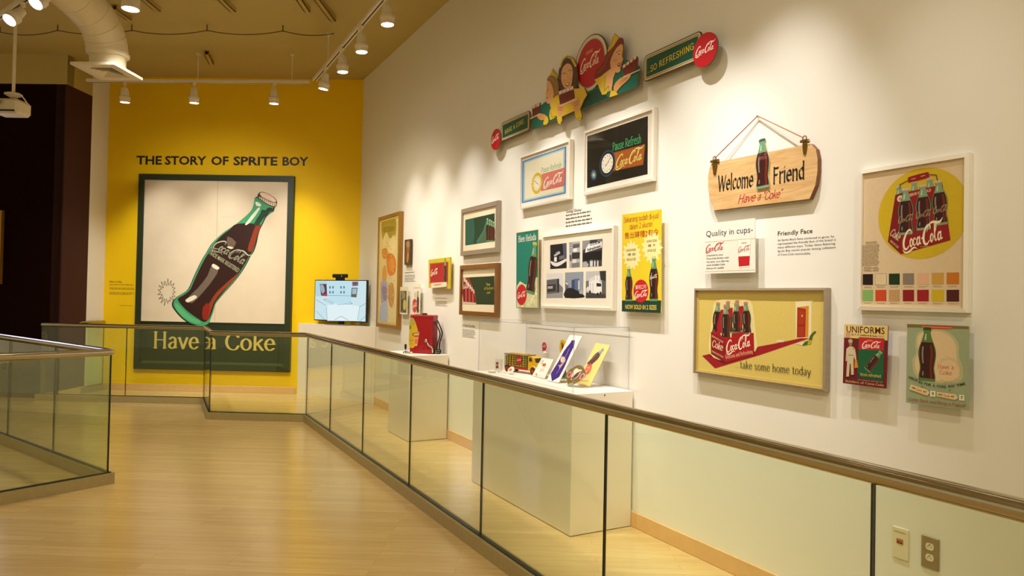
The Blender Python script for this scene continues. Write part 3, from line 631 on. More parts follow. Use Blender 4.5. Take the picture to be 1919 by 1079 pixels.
class Art:
    def __init__(s, pl, off, zoom=(0, 0, 1), matf=ink): s.pl, s.off, s.z, s.mf = pl, off, zoom, matf; s.l = 1; s.mb = MB(); s.cutmat = None
    def p(s, x, y): return s.pl.at(s.z[0]+x/s.z[2], s.z[1]+y/s.z[2], s.off)
    def P(s, pts): return [s.p(*q) for q in pts]
    def h(s, x, y, d): return abs(s.p(x, y)[1]-s.p(x, y+d)[1])
    fi = 0; hold = False; many = False
    def face(s, ab, col, lay=None):
        if len(ab) < 3: return
        a = sum(ab[i][0]*ab[(i+1) % len(ab)][1]-ab[(i+1) % len(ab)][0]*ab[i][1] for i in range(len(ab)))
        if a < 0: ab = ab[::-1]
        s.fi = (s.fi+1) % 16; d = s.off+EPS*(s.l if lay is None else lay)+(3e-6*s.fi if s.many else 0)
        s.mb.add([s.pl.P(x, y, d) for x, y in ab], [list(range(len(ab)))], s.mf(col))
    def nx(s): s.l += 0 if s.hold else 1
    def poly(s, pts, col, smooth=0, ab=False):
        q = pts if ab else s.P(pts)
        if smooth: q = sm(q, smooth)
        s.face(q, col)
        if s.cutmat: s.mb.slab(s.pl, q, s.off-.009, s.off-.0004, s.cutmat)
        s.nx()
    def disc(s, x, y, r, col, ab=False, n=40, sx=1.0):
        c = (x, y) if ab else s.p(x, y); R = r if ab else s.h(x, y, r)
        q = [(c[0]+R*sx*math.cos(2*math.pi*i/n), c[1]+R*math.sin(2*math.pi*i/n)) for i in range(n)]; s.face(q, col)
        if s.cutmat: s.mb.slab(s.pl, q, s.off-.009, s.off-.0004, s.cutmat)
        s.nx(); return c, R
    def line(s, pts, w, col, ab=False, closed=False):
        q = pts if ab else s.P(pts); W = w if ab else s.h(pts[0][0], pts[0][1], w); n = len(q)
        nb = nib(W, W, 0); s.many = True
        for i in range(n if closed else n-1):
            a, b = q[i], q[(i+1) % n]; s.face(hull([(a[0]+x, a[1]+y) for x, y in nb]+[(b[0]+x, b[1]+y) for x, y in nb]), col)
        s.many = False; s.nx()
    def put(s, shp, p0, p1, col, cap=None, shear=0.0, ab=False, arc=0.0, out=None):
        polys, (x0, x1), ch = shp; a, b = (p0, p1) if ab else (s.p(*p0), s.p(*p1)); d = (b[0]-a[0], b[1]-a[1]); L = math.hypot(*d); sx = L/(x1-x0)
        c, sn = d[0]/L, d[1]/L; sy = sx if cap is None else (cap if ab else s.h(p0[0], p0[1], cap))/ch
        def T(x, y):
            u = (x-x0+shear*y*sy/sx)*sx; v = y*sy+arc*L*(1-(2*u/L-1)**2); return (a[0]+u*c-v*sn, a[1]+u*sn+v*c)
        s.many = True
        for pg in polys: s.face([T(*q) for q in pg], col)
        s.many = False; s.nx()
    def text(s, txt, p0, p1, col, cap=None, style=None, weight=0.0, **k): s.put(pen_text(txt, style) if style else font_text(txt, weight), p0, p1, col, cap, **k)
    def logo(s, p0, p1, col, cap=None, sub=3, fat=1.0, **k): s.put(script_logo(sub, fat), p0, p1, col, cap, **k)
    def para(s, x0, y0, x1, y1, rows, col, seed=1, ragged=.25, hgt=.4):   # tiny unreadable small print: rows of word-long strokes
        rnd = random.Random(seed); (a0, b0), (a1, b1) = (s.p(x0, y0), s.p(x1, y1)); st = (b0-b1)/rows
        for i in range(rows):
            x = a0; end = a1-(a1-a0)*ragged*rnd.random()
            while x < end:
                w = min((a1-a0)*rnd.uniform(.05, .17), end-x); y = b0-st*(i+.5); hh = st*hgt/2
                s.face([(x, y-hh), (x+w, y-hh), (x+w, y+hh*rnd.uniform(.5, 1)), (x, y+hh)], col); x += w+(a1-a0)*.022
        s.nx()
    def bottle(s, base, top, cap='#c9b9a0', green='#5e8f62', cola='#2e0a06', label=None, lab_w=1.0, wide=1.0, out=None, shine=True, ab=False):
        a, b = (base, top) if ab else (s.p(*base), s.p(*top)); d = (b[0]-a[0], b[1]-a[1]); L = math.hypot(*d); c, sn = d[0]/L, d[1]/L; wide *= L
        def T(x, y): return (a[0]+d[0]*y+x*sn*wide, a[1]+d[1]*y-x*c*wide)
        prof = sm(BOT, 2, False)
        def shape(y0, y1, k=1.0, x0=-1, x1=1):
            q = [p for p in prof if y0 <= p[0] <= y1]
            return [T(x1*w*k, y) for y, w in q]+[T(x0*w*k, y) for y, w in q[::-1]]
        if out: s.poly(shape(0, .96, 1.0+out), '#0a0a08', ab=True)
        s.poly(shape(0, .96), green, ab=True); s.face(shape(.03, .73, .93), cola)
        s.nx()
        s.face(shape(.05, .70, .9, .45, .8), '#6d2410'); s.face(shape(.74, .90, .8, -.7, -.25), '#a9cfae')
        if shine: s.face(shape(.30, .66, .9, -.72, -.5), '#8f7f74'); s.face(shape(.06, .2, .9, -.7, -.52), '#8f7f74')
        if cap: s.face([T(-.078, .945), T(.078, .945), T(.07, .985), T(.05, 1.0), T(-.05, 1.0), T(-.07, .985)], cap)
        s.nx()
        if label: s.logo(T(-.125*lab_w, .50), T(.135*lab_w, .50), label, sub=2, ab=True)
    def finish(s, name, parent=None, kind=None): o = s.mb.build(name, parent); return o
def board(name, pl, ab, off, th, label, cat, col, side=None, group=None, hang=True):
    """a flat card or panel held off its wall on two small pegs"""
    xs = [q[0] for q in ab]; ys_ = [q[1] for q in ab]
    r = thing(name, tuple(pl.P((min(xs)+max(xs))/2, min(ys_), off)), label, cat, group)
    mb = MB(); mb.slab(pl, ab, off-th, off, ink(col) if isinstance(col, str) else col, side); mb.build('panel', r)
    if hang and off-th > .012:
        ca, cb = (min(xs)+max(xs))/2, (min(ys_)+max(ys_))/2; w_, h_ = (max(xs)-min(xs))*.25, (max(ys_)-min(ys_))*.25
        for dx, dy in ((-w_, h_), (w_, -h_)):
            mb = MB(); mb.lathe([(.007, .0005), (.007, off-th)], pl.P(ca+dx, cb+dy, 0), pl.n, M_STEEL, 8); mb.build('standoff_peg', r)
    return r
def words(r, pl, off, z, rows, part='word', **k):
    """separate words or rows of lettering, each a part of its thing"""
    for t, p0, p1, col, kw in rows: A = Art(pl, off, z); A.text(t, p0, p1, col, **kw); A.finish(part, r)
def frame(name, label, y0, y1, z0, z1, depth, fw, m, inner, glaze=False, lip=.012, cat='picture', pl=RW, liner=None):
    a0, a1 = (-y0, -y1) if pl is RW else (y0, y1)
    r = thing(name, tuple(pl.P((a0+a1)/2, z0, depth)), label, cat); O = [(a0, z0), (a1, z0), (a1, z1), (a0, z1)]; I = [(a0+fw, z0+fw), (a1-fw, z0+fw), (a1-fw, z1-fw), (a0+fw, z1-fw)]
    mb = MB()
    for i in range(4):
        j = (i+1) % 4; q = [O[i], O[j], I[j], I[i]]
        vs = [pl.P(a, b, .002) for a, b in q]+[pl.P(O[i][0], O[i][1], depth-.003), pl.P(O[j][0], O[j][1], depth-.003), pl.P(I[j][0], I[j][1], depth), pl.P(I[i][0], I[i][1], depth)]
        mb.add(vs, [[3, 2, 1, 0], [4, 5, 6, 7], [0, 1, 5, 4], [1, 2, 6, 5], [2, 3, 7, 6], [3, 0, 4, 7]], m)
    mb.build('frame', r)
    mb = MB(); mb.slab(pl, I, .004, depth-lip, ink(inner)); mb.build('mat_board' if glaze else 'backing_board', r)
    if liner:
        mb = MB(); lw, lm = liner; J = [(x+(lw if i in (0, 3) else -lw), y+(lw if i < 2 else -lw)) for i, (x, y) in enumerate(I)]
        for i in range(4):
            j = (i+1) % 4; q = [I[i], I[j], J[j], J[i]]; mb.slab(pl, q, depth-lip, depth-lip+.004, lm)
        mb.build('liner', r)
    if glaze:
        mb = MB(); mb.slab(pl, I, depth-.006, depth-.004, M_ACRYL); mb.build('glazing', r)
    return r, depth-lip
RED, WHITE, CREAM, BLK = '#b5121b', '#efe9dc', '#e6d3b0', '#12100c'
M_BOARD = mat('card_edge', '#c9b48e', .7)
# ------------------------------------------------------------------ yellow wall: painted sign, heading, small print
M_SGREEN = mat('sign_green_paint', '#24301a', .45, var=.15, vscale=12)
r, o = frame('framed_sign', 'huge green framed painted sign with tilted cola bottle, on the yellow wall', -3.485, -1.037, .338, 3.385, .07, .092, M_SGREEN, '#1f2b17', lip=.03, cat='sign', pl=YW)
mb = MB(); mb.slab(YW, [(-3.393, 1.085), (-1.129, 1.085), (-1.129, 3.293), (-3.393, 3.293)], o, o+.012, mat('weathered_white_board', '#dccdb2', .5, var=.06, vscale=5)); mb.build('white_board', r)
mb = MB(); q = [(-3.393, .43), (-1.129, .43), (-1.17, .47), (-3.352, .47)]; mb.slab(YW, q, o, o+.012, mat('sign_moulding', '#46522f', .4)); mb.build('moulding', r)
A = Art(YW, o+.0125, (180, 270, 3.996))
A.line([(912, 280), (905, 640), (888, 1320)], 3, '#a89878'); A.line([(940, 545), (1005, 545)], 2, '#b8a888')
OUT = [(1180, 450), (1165, 490), (1130, 530), (1095, 560), (1045, 600), (1000, 630), (950, 665), (905, 705), (870, 745), (845, 785), (825, 820), (800, 860), (770, 920), (740, 985), (715, 1045), (690, 1090), (650, 1118), (612, 1142), (585, 1170), (578, 1200),
       (592, 1232), (640, 1290), (700, 1335), (760, 1356), (815, 1358), (848, 1335), (862, 1300), (880, 1250), (890, 1210), (905, 1175), (950, 1120), (1000, 1065), (1050, 1005), (1090, 950), (1125, 890), (1150, 840), (1168, 815), (1180, 790), (1195, 740), (1205, 690), (1220, 640), (1240, 600), (1265, 550), (1300, 520), (1318, 508), (1328, 475), (1330, 455), (1200, 400), (1186, 420)]
cg = (950, 900)
def grow(P, k): return [(cg[0]+(x-cg[0])*(1+k)+(k*120 if x > 900 else -k*40), cg[1]+(y-cg[1])*(1+k*.5)) for x, y in P]
A.poly(grow(OUT, .025), '#0d0f0a', 3); A.poly(OUT, '#3f9c6c', 3)
A.poly([(1045, 600), (1140, 592), (1237, 606), (1222, 645), (1205, 690), (1193, 745), (1172, 800), (1140, 850), (1118, 892), (1080, 952), (1040, 1010), (990, 1066), (942, 1122), (900, 1175), (882, 1215), (868, 1260), (845, 1308), (810, 1332), (760, 1305), (690, 1255), (640, 1205), (612, 1160), (655, 1130), (700, 1095), (725, 1045), (752, 985), (782, 920), (812, 862), (838, 820), (858, 785), (882, 748), (915, 710), (958, 670), (1005, 635)], '#2c0c08', 3)
A.poly([(1200, 600), (1236, 608), (1205, 690), (1170, 800), (1135, 790), (1165, 690)], '#8a3216', 2); A.poly([(1040, 985), (1065, 960), (1030, 1020), (940, 1110), (880, 1190), (845, 1300), (818, 1318), (810, 1290), (850, 1190), (910, 1100)], '#8e3a18', 2)
A.poly([(800, 1220), (850, 1190), (838, 1300), (800, 1310)], '#8c1d12', 2)
A.poly([(868, 905), (918, 935), (880, 1010), (800, 1110), (720, 1190), (680, 1160), (760, 1080), (835, 985)], '#6d5f52', 2)
A.poly([(880, 895), (925, 925), (905, 940), (866, 915)], '#e8e2cc', 2); A.poly([(735, 1130), (755, 1150), (690, 1185), (670, 1165)], '#e8e2cc', 2)
A.poly([(985, 690), (1050, 735), (1010, 790), (985, 760)], '#6b5a4c', 2); A.poly([(1000, 765), (1030, 775), (1012, 785), (978, 770)], '#dcd6c0', 2)
A.poly([(1210, 480), (1225, 490), (1150, 590), (1115, 600)], '#d9e4cf', 2); A.poly([(1245, 490), (1300, 512), (1250, 560), (1215, 610), (1180, 600), (1230, 520)], '#123c28', 2); A.poly([(1195, 430), (1230, 445), (1235, 465), (1200, 460)], '#e6efdf', 2)
A.poly([(1290, 475), (1325, 480), (1312, 508), (1270, 500)], '#103020', 2)
A.poly([(592, 1190), (620, 1205), (700, 1285), (780, 1325), (770, 1345), (690, 1320), (610, 1250)], '#58b67c', 2)
A.poly([(1222, 362), (1262, 360), (1330, 396), (1357, 432), (1342, 474), (1288, 457), (1238, 424), (1208, 395)], '#3a2a1c', 2); A.poly([(1228, 366), (1262, 364), (1326, 398), (1350, 432), (1300, 425), (1240, 392)], '#e8c9b0', 2); A.poly([(1216, 398), (1240, 398), (1300, 430), (1348, 440), (1340, 466), (1290, 450), (1242, 420)], '#d9c3a4', 2)
for i in range(9): t = i/8; A.line([(1218+t*122, 396+t*48-10*math.sin(t*3)), (1216+t*122, 412+t*54-6*math.sin(t*3))], 4, '#2a1c12')
A.text('TRADE MARK REGISTERED', (840, 818), (1062, 962), '#a7b08c', cap=31, weight=.008)
A.logo((868, 770), (1108, 915), '#b9c0a2', cap=92, sub=5); A.logo((871, 772), (1106, 914), '#2a1a10', cap=86, sub=5, fat=.42)
rb = random.Random(3); B = []
for i in range(34):
    t = 2*math.pi*i/34; rr = (64, 38)[i % 2]*(1+.35*(rb.random()-.3)); B.append((532+rr*math.cos(t), 1108+rr*1.35*math.sin(t)))
A.line(B, 3, '#4a4434', closed=True)
A.finish('print', r)
words(r, YW, o+.001, (180, 480, 3.996), [(t, p0, p1, '#d2b860', dict(cap=cp, style='serif')) for t, p0, p1, cp in (('Have', (425, 688), (768, 694), 124), ('a', (826, 697), (902, 698), 124), ('Coke', (965, 700), (1340, 706), 122))], 'painted_word')
zY = (180, 270, 3.996)
r = thing('wall_lettering', tuple(YW.P(-2.2, 3.53, 0)), 'large black capital heading across the yellow wall above the green sign', 'lettering')
xs = (302, 492, 515, 826, 862, 992, 1028, 1358, 1396, 1590)
words(r, YW, .002, zY, [(w, (xs[2*i], 150+(xs[2*i]-302)*.0078), (xs[2*i+1], 150+(xs[2*i+1]-302)*.0078), '#1a120a', dict(cap=63, weight=.028)) for i, w in enumerate(('THE', 'STORY', 'OF', 'SPRITE', 'BOY'))])
def wall_text(label, pl, z, head, hp, cap, paras, col='#6a6050'):
    p = pl.at(z[0]+paras[0][0]/z[2], z[1]+paras[0][3]/z[2])
    r = thing('wall_text', tuple(pl.P(*p)), label, 'text')
    if head: words(r, pl, .001, z, [(head, *hp, '#2a241c', dict(cap=cap, weight=.008))], 'heading')
    for i, q in enumerate(paras): A = Art(pl, .001, z); A.para(*q[:4], q[4], col, seed=i+7, ragged=.2); A.finish('paragraph', r)
    return r
wall_text('small black paragraphs on the yellow wall left of the green sign', YW, (180, 480, 3.996), 'Have a Coke', ((100, 196), (192, 198)), 14, [(100, 205, 294, 222, 2), (100, 232, 294, 254, 2), (100, 266, 294, 292, 3), (176, 366, 292, 375, 1)], '#6b5210')

# ------------------------------------------------------------------ television picture
A = Art(TVP, .001, (560, 480, 6.744), lambda h: glow(h, .46)); a0, a1, b0, b1 = TVBOX
A.poly([(a0, b0), (a1, b0), (a1, b1), (a0, b1)], '#cfeaf2', ab=True)
A.poly([(210, 315), (355, 315), (360, 500), (210, 510)], '#b4dbe8'); A.poly([(365, 312), (665, 312), (660, 590), (540, 610), (440, 590), (365, 500)], '#c0e6f2'); A.poly([(360, 620), (540, 600), (770, 630), (740, 820), (360, 815)], '#e6f7fb', 0)
A.poly([(265, 350), (350, 350), (358, 505), (280, 490)], '#5a2a4a'); A.poly([(272, 360), (310, 365), (330, 440), (300, 470), (280, 440)], '#9ab0b8', 2); A.poly([(280, 480), (358, 470), (360, 505), (285, 500)], '#a8384a')
A.poly([(672, 320), (752, 320), (750, 375), (675, 378)], '#b0606a'); A.poly([(690, 330), (740, 330), (735, 360), (690, 362)], '#405a78', 2); A.poly([(668, 398), (745, 398), (728, 520), (660, 515)], '#405058'); A.poly([(677, 408), (736, 408), (726, 480), (672, 478)], '#a4c0c8'); A.poly([(664, 485), (732, 488), (728, 516), (662, 512)], '#6a5a58')
for x0 in (385, 525):
    for i in range(2):
        for j in range(2): A.poly([(x0+i*38, 378+j*62), (x0+i*38+18, 378+j*62), (x0+i*38+18, 408+j*62), (x0+i*38, 408+j*62)], '#5a7a88')
for L in ([(365, 495), (655, 500)], [(310, 545), (430, 605)], [(310, 545), (360, 540), (440, 590)], [(210, 545), (340, 620)], [(345, 640), (360, 800)], [(770, 640), (740, 810)], [(220, 690), (325, 800)], [(450, 805), (535, 757), (630, 812)], [(765, 640), (845, 598)], [(770, 820), (842, 760)], [(490, 610), (680, 600)], [(640, 575), (680, 600)]): A.line(L, 4, '#3f6270')
A.finish('picture', TVR)
# ------------------------------------------------------------------ white wall, from the corner towards the camera
Z = lambda ox, oy, s: (ox, oy, s)
zL3, zL4, zF7, zZ3, zZ4, zZ5, zZ6, zZ7, zZ8 = Z(690, 380, 4.318), Z(855, 365, 4.589), Z(690, 360, 4.15), Z(960, 190, 5.139), Z(950, 380, 4.497), Z(1310, 200, 3.373), Z(1590, 270, 3.268), Z(1280, 520, 4.497), Z(1560, 590, 5.679)
M_OAK = mat('oak_gold_frame', '#94681e', .4, var=.15, vscale=18); M_WF = mat('white_frame', '#efeae0', .45, var=.01); M_SILV = mat('silver_frame', '#a89a88', .35, metal=.35, var=.1)
M_BRNF = mat('brown_frame', '#7c4f1c', .4, var=.15, vscale=18); M_GILT = mat('gilt_liner', '#d9bd6a', .4, metal=.2)
# tall painting
r, o = frame('framed_painting', 'tall narrow oak-framed painting with orange and lilac shapes, beside the television', 9.52, 8.60, 1.118, 2.657, .057, .048, M_OAK, '#dcc98e', liner=(.03, M_GILT))
A = Art(RW, o+.0005, zL3)
A.poly([(113, 150), (220, 125), (220, 270), (190, 300), (150, 250), (118, 300)], '#a8912c', 3); A.poly([(125, 200), (210, 190), (205, 225), (130, 240)], '#8f7d1e', 3)
A.poly([(120, 300), (140, 240), (160, 260), (158, 330), (140, 390), (118, 370)], '#e2cf88', 3); A.poly([(165, 330), (205, 260), (222, 300), (215, 390), (175, 410)], '#e8d49a', 3)
A.poly([(112, 380), (150, 370), (155, 440), (120, 450)], '#cf8a3a', 3); A.poly([(150, 430), (190, 410), (222, 460), (220, 560), (180, 590), (158, 560)], '#d2762a', 3); A.poly([(160, 470), (200, 450), (215, 520), (180, 550)], '#dd8a38', 3)
A.poly([(118, 540), (140, 500), (150, 580), (140, 640), (115, 620)], '#d99b4a', 3); A.poly([(104, 640), (150, 640), (155, 770), (130, 830), (104, 800)], '#a7a2bd', 3); A.poly([(112, 680), (150, 690), (145, 790), (118, 770)], '#8d7f9e', 3)
A.poly([(98, 840), (150, 800), (155, 960), (95, 965)], '#aab6cf', 3); A.poly([(165, 670), (200, 650), (212, 760), (190, 850), (165, 800)], '#c28f2e', 3)
for L in ([(160, 640), (180, 700), (165, 790), (200, 850)], [(200, 660), (190, 760), (215, 840)], [(110, 700), (150, 740), (120, 800)], [(125, 660), (140, 720)], [(150, 760), (190, 780)]): A.line(L, 5, '#9c6a2a')
rnd = random.Random(12)
for i in range(110):                                         # loose brush marks
    x, y = rnd.uniform(103, 222), rnd.uniform(150, 940); k = (y-150)/790
    c = rnd.choice(['#b39a3a', '#d8c27c', '#8f7d22'] if k < .2 else ['#e6d49a', '#d98a3c', '#c9a24e', '#efe0b0'] if k < .55 else ['#a79cc0', '#c9964a', '#b8b4cf', '#9a7ba0', '#e0cf9a'] if k < .8 else ['#a9b8d4', '#d8c89a', '#c4cde0'])
    t = rnd.uniform(.6, 2.4); l = rnd.uniform(6, 22); A.poly([(x, y), (x+l*math.cos(t)*.5+2, y+l*math.sin(t)*.5-2), (x+l*math.cos(t), y+l*math.sin(t)), (x+l*math.cos(t)*.5-2, y+l*math.sin(t)*.5+2)], c) if x+l*math.cos(t) < 226 and x+l*math.cos(t) > 100 else None
A.finish('painting', r)
def trace_board(name, label, cat, z, pts, off, th, col, side=None, group=None): return board(name, RW, [RW.at(z[0]+x/z[2], z[1]+y/z[2], off) for x, y in pts], off, th, label, cat, col, side, group)
CO = .045
r = trace_board('picture_panel', 'small dark brown picture panel right of the tall oak-framed painting', 'picture', zL3, [(295, 300), (345, 293), (341, 500), (292, 502)], .03, .022, '#4a3318')
A = Art(RW, .0305, zL3); A.poly([(305, 330), (325, 305), (338, 330), (330, 400), (318, 470), (306, 440), (312, 380)], '#8a6238', 3); A.poly([(312, 320), (330, 310), (332, 350), (316, 360)], '#a5805a', 3); A.poly([(300, 400), (315, 390), (318, 440), (303, 470)], '#7a2f18', 3); A.poly([(318, 400), (330, 420), (322, 480), (312, 470)], '#b08648', 3); A.finish('print', r)
r = trace_board('printed_card', 'cream edged card with a dark bottle and a yellow oval, low beside the tall painting', 'card', zL3, [(259, 680), (318, 680), (314, 903), (256, 898)], CO, .006, '#e6d9b8')
A = Art(RW, CO+.0005, zL3); A.poly([(262, 712), (311, 712), (309, 890), (260, 886)], '#4c4a2c'); A.poly([(268, 720), (285, 715), (300, 735), (298, 770), (285, 775), (272, 750)], '#8c8358', 3); A.bottle((274, 880), (276, 745), cap=None); A.poly([(294, 782), (306, 800), (306, 850), (294, 868), (282, 850), (284, 800)], '#c2b83e', 3); A.finish('print', r)
r = trace_board('printed_card', 'white card with a round red emblem and a bottle, above the red tank', 'card', zL3, [(362, 658), (423, 655), (416, 900), (357, 893)], CO, .006, '#efe8d8')
A = Art(RW, CO+.0005, zL3); A.poly([(366, 685), (420, 682), (420, 690), (366, 693)], '#cdbfae'); A.disc(376, 832, 57, '#c8362a'); A.logo((357, 845), (397, 838), WHITE, sub=2); A.bottle((402, 890), (402, 715), cap='#6a5a48'); A.poly([(372, 730), (392, 722), (394, 760), (376, 768)], '#d8cbb4', 3); A.finish('print', r)
# yellow framed cut-out sign
zc = zL3
r = trace_board('framed_sign', 'red square sign in a bright yellow frame with a white lower tab, mid wall', 'sign', zc, [(488, 460), (662, 438), (658, 695), (489, 688)], .05, .02, '#cdb92e')
A = Art(RW, .0505, zc); A.poly([(500, 492), (648, 475), (645, 655), (500, 652)], '#a8101c'); A.poly([(498, 490), (650, 473), (650, 480), (498, 497)], '#8a7a18'); A.logo((506, 584), (562, 578), WHITE, cap=46); A.bottle((623, 655), (624, 452), cap='#5a7a58'); A.finish('print', r)
mb = MB(); mb.slab(RW, [RW.at(zc[0]+x/zc[2], zc[1]+y/zc[2], .062) for x, y in ((510, 648), (634, 640), (632, 678), (510, 690))], .052, .062, ink('#e9dfc4')); mb.build('lower_tab', r)
A = Art(RW, .0625, zc); A.text('THE REFRESHING', (530, 672), (592, 664), '#c0605a', cap=12, weight=.02); A.finish('tab_lettering', r)
wall_text('small printed paragraph under the dark brown picture panel', RW, zL3, None, None, 0, [(298, 556, 380, 570, 1), (298, 582, 380, 638, 5)])
wall_text('small printed paragraph under the yellow framed sign', RW, zL3, None, None, 0, [(543, 764, 645, 778, 1), (542, 790, 640, 840, 5)])
wall_text('small printed paragraph under the brown framed print of red bottles', RW, Z(860, 580, 5.33), 'A Tale of Two Hits', ((38, 165), (158, 180)), 22, [(36, 188, 166, 292, 7)])
# silver and brown framed prints
r, o = frame('framed_print', 'silver framed print of a bottle row on dark green, above the brown framed print', 6.70, 5.845, 1.99, 2.482, .04, .045, M_SILV, '#e9dfc4')
A = Art(RW, o+.0005, zL4); A.poly([(78, 215), (330, 158), (330, 398), (78, 436)], '#143c26')
A.poly([(80, 217), (150, 200), (158, 300), (150, 422), (80, 434)], '#1f5a4c'); A.poly([(175, 400), (230, 310), (262, 210), (328, 235), (328, 396), (180, 417)], '#2c7a66'); A.poly([(190, 405), (235, 320), (262, 225), (328, 250), (328, 394), (190, 414)], '#48604a')
for i, x in enumerate((322, 306, 290, 270)): A.bottle((x, 402), (x-1, 232-i*10), cap='#cfc7a8', shine=False)
A.finish('print', r)
r, o = frame('framed_print', 'brown framed print of red bottles with yellow words on dark green', 6.69, 5.83, 1.37, 1.886, .046, .042, M_BRNF, '#eadfc2', lip=.02)
A = Art(RW, o+.0005, zL4); A.poly([(60, 712), (328, 697), (328, 945), (60, 940)], '#1c3214'); A.poly([(60, 714), (110, 711), (165, 850), (172, 942), (60, 940)], '#8c2f2a', 0); A.poly([(62, 760), (110, 770), (150, 850), (160, 925), (62, 920)], '#a01c22', 2)
for i in range(7): x = 64+i*15; A.poly([(x, 740+i*22), (x+8, 742+i*22), (x+10, 925), (x+1, 925)], ('#5e120f', '#b4574c')[i % 2])
for i in range(6): A.poly([(66+i*16, 715+i*20), (80+i*15, 716+i*20), (82+i*15, 745+i*20), (68+i*16, 748+i*20)], '#d8c7b4', 2)
A.poly([(60, 918), (172, 928), (172, 942), (60, 940)], '#c9b9a0'); A.logo((62, 800), (108, 806), WHITE, sub=2)
for w, p0, p1 in (('"Now', (255, 782), (292, 780)), ('at fountains', (240, 816), (322, 812)), ('now"', (262, 852), (298, 848))): A.text(w, p0, p1, '#cfc232', cap=24, style='fine')
A.finish('print', r)
# tin panel with a bottle in ice
r = trace_board('tin_sign', 'narrow teal panel with a leaning bottle in ice and a round red emblem', 'sign', zZ4, [(80, 250), (262, 222), (262, 890), (78, 885)], CO, .008, '#0f7a6a', ink('#d8c898'))
A = Art(RW, CO+.0005, zZ4)
A.poly([(84, 700), (110, 660), (160, 690), (220, 640), (258, 625), (258, 885), (82, 880)], '#d5d2a2', 0); rnd = random.Random(5)
for i in range(26): x, y = rnd.uniform(95, 245), rnd.uniform(700, 870); w = rnd.uniform(8, 18); A.poly([(x, y), (x+w, y-w), (x+w*1.5, y+w), (x+w*.2, y+w*1.3)], rnd.choice(['#e6e3bc', '#bdbd8a', '#c9c79a', '#edeacb']))
A.bottle((196, 765), (238, 330), cap='#b9b45c', out=.06, wide=1.1); A.disc(124, 774, 87, '#c01622'); A.logo((90, 798), (158, 790), WHITE, cap=44); A.text('Bien Helada', (98, 333), (248, 312), WHITE, cap=52, style='slab')
A.poly([(80, 250), (262, 222), (262, 228), (80, 256)], '#d8c898'); A.finish('print', r)
# frame of six photographs
r, o = frame('framed_photographs', 'white framed group of six black and white photographs above the display cover', 5.02, 4.02, 1.476, 2.09, .041, .02, M_WF, '#ece5d6')
def photo(q, fn):
    A = Art(RW, o+.0004, zZ4); A.poly(q, '#8c8a88'); fn(A); A.finish('photograph', r)
G = lambda v: '#%02x%02x%02x' % (v, v, min(255, v+4))
def ph1(A):
    A.poly([(365, 355), (503, 338), (503, 550), (365, 558)], G(22)); A.poly([(470, 345), (503, 340), (503, 500), (480, 500)], '#4a5470'); A.poly([(368, 490), (420, 505), (500, 470), (500, 490), (430, 535), (385, 525)], G(225), 3); A.poly([(395, 440), (445, 410), (450, 425), (400, 455)], G(190)); A.poly([(398, 460), (420, 455), (420, 495), (398, 495)], G(235)); A.poly([(410, 420), (440, 405), (445, 412), (412, 430)], G(150)); A.poly([(440, 450), (480, 440), (485, 470), (440, 480)], G(110))
def ph2(A):
    A.poly([(523, 333), (617, 322), (617, 543), (526, 550)], G(175)); A.poly([(555, 350), (612, 340), (612, 375), (555, 385)], G(90)); A.poly([(560, 385), (590, 380), (590, 410), (560, 412)], G(230)); A.poly([(548, 420), (615, 415), (612, 470), (548, 475)], G(45)); A.poly([(555, 475), (585, 473), (585, 505), (555, 508)], G(215)); A.poly([(528, 440), (545, 438), (545, 490), (530, 490)], G(80)); A.poly([(545, 510), (612, 500), (612, 540), (545, 545)], G(120))
    for i in range(4): A.line([(530, 345+i*22), (550, 343+i*22)], 6, G(110))
def ph3(A):
    A.poly([(636, 320), (805, 302), (800, 533), (636, 542)], G(60)); A.poly([(636, 320), (700, 313), (690, 370), (640, 400)], G(140)); A.poly([(690, 345), (800, 325), (800, 375), (660, 420), (665, 385)], G(235)); A.poly([(640, 425), (800, 400), (798, 480), (640, 490)], G(14)); A.poly([(640, 500), (665, 492), (690, 520), (680, 540), (640, 540)], G(170)); A.poly([(760, 312), (803, 305), (800, 325), (765, 335)], G(120))
    for x in (700, 712, 735, 760): A.poly([(x, 490), (x+12, 488), (x+12, 535), (x, 537)], G(210)); A.poly([(x+2, 478), (x+9, 478), (x+9, 488), (x+2, 488)], G(120))
    A.text('Refreshment', (680, 408), (792, 372), G(30), cap=24, weight=.03); A.text('COLA', (700, 362), (790, 340), G(40), cap=18, weight=.03)
def ph4(A):
    A.poly([(333, 596), (473, 592), (470, 800), (333, 802)], G(215)); A.poly([(335, 650), (415, 640), (440, 638), (440, 760), (335, 770)], G(95)); A.poly([(340, 690), (412, 685), (412, 745), (340, 752)], G(45)); A.poly([(345, 705), (385, 700), (385, 720), (345, 725)], G(210)); A.poly([(425, 640), (440, 640), (440, 755), (425, 755)], G(30)); A.poly([(440, 680), (472, 715), (472, 750), (440, 755)], G(120)); A.poly([(333, 770), (472, 752), (470, 800), (333, 802)], G(150)); A.logo((348, 722), (384, 715), G(30), sub=1)
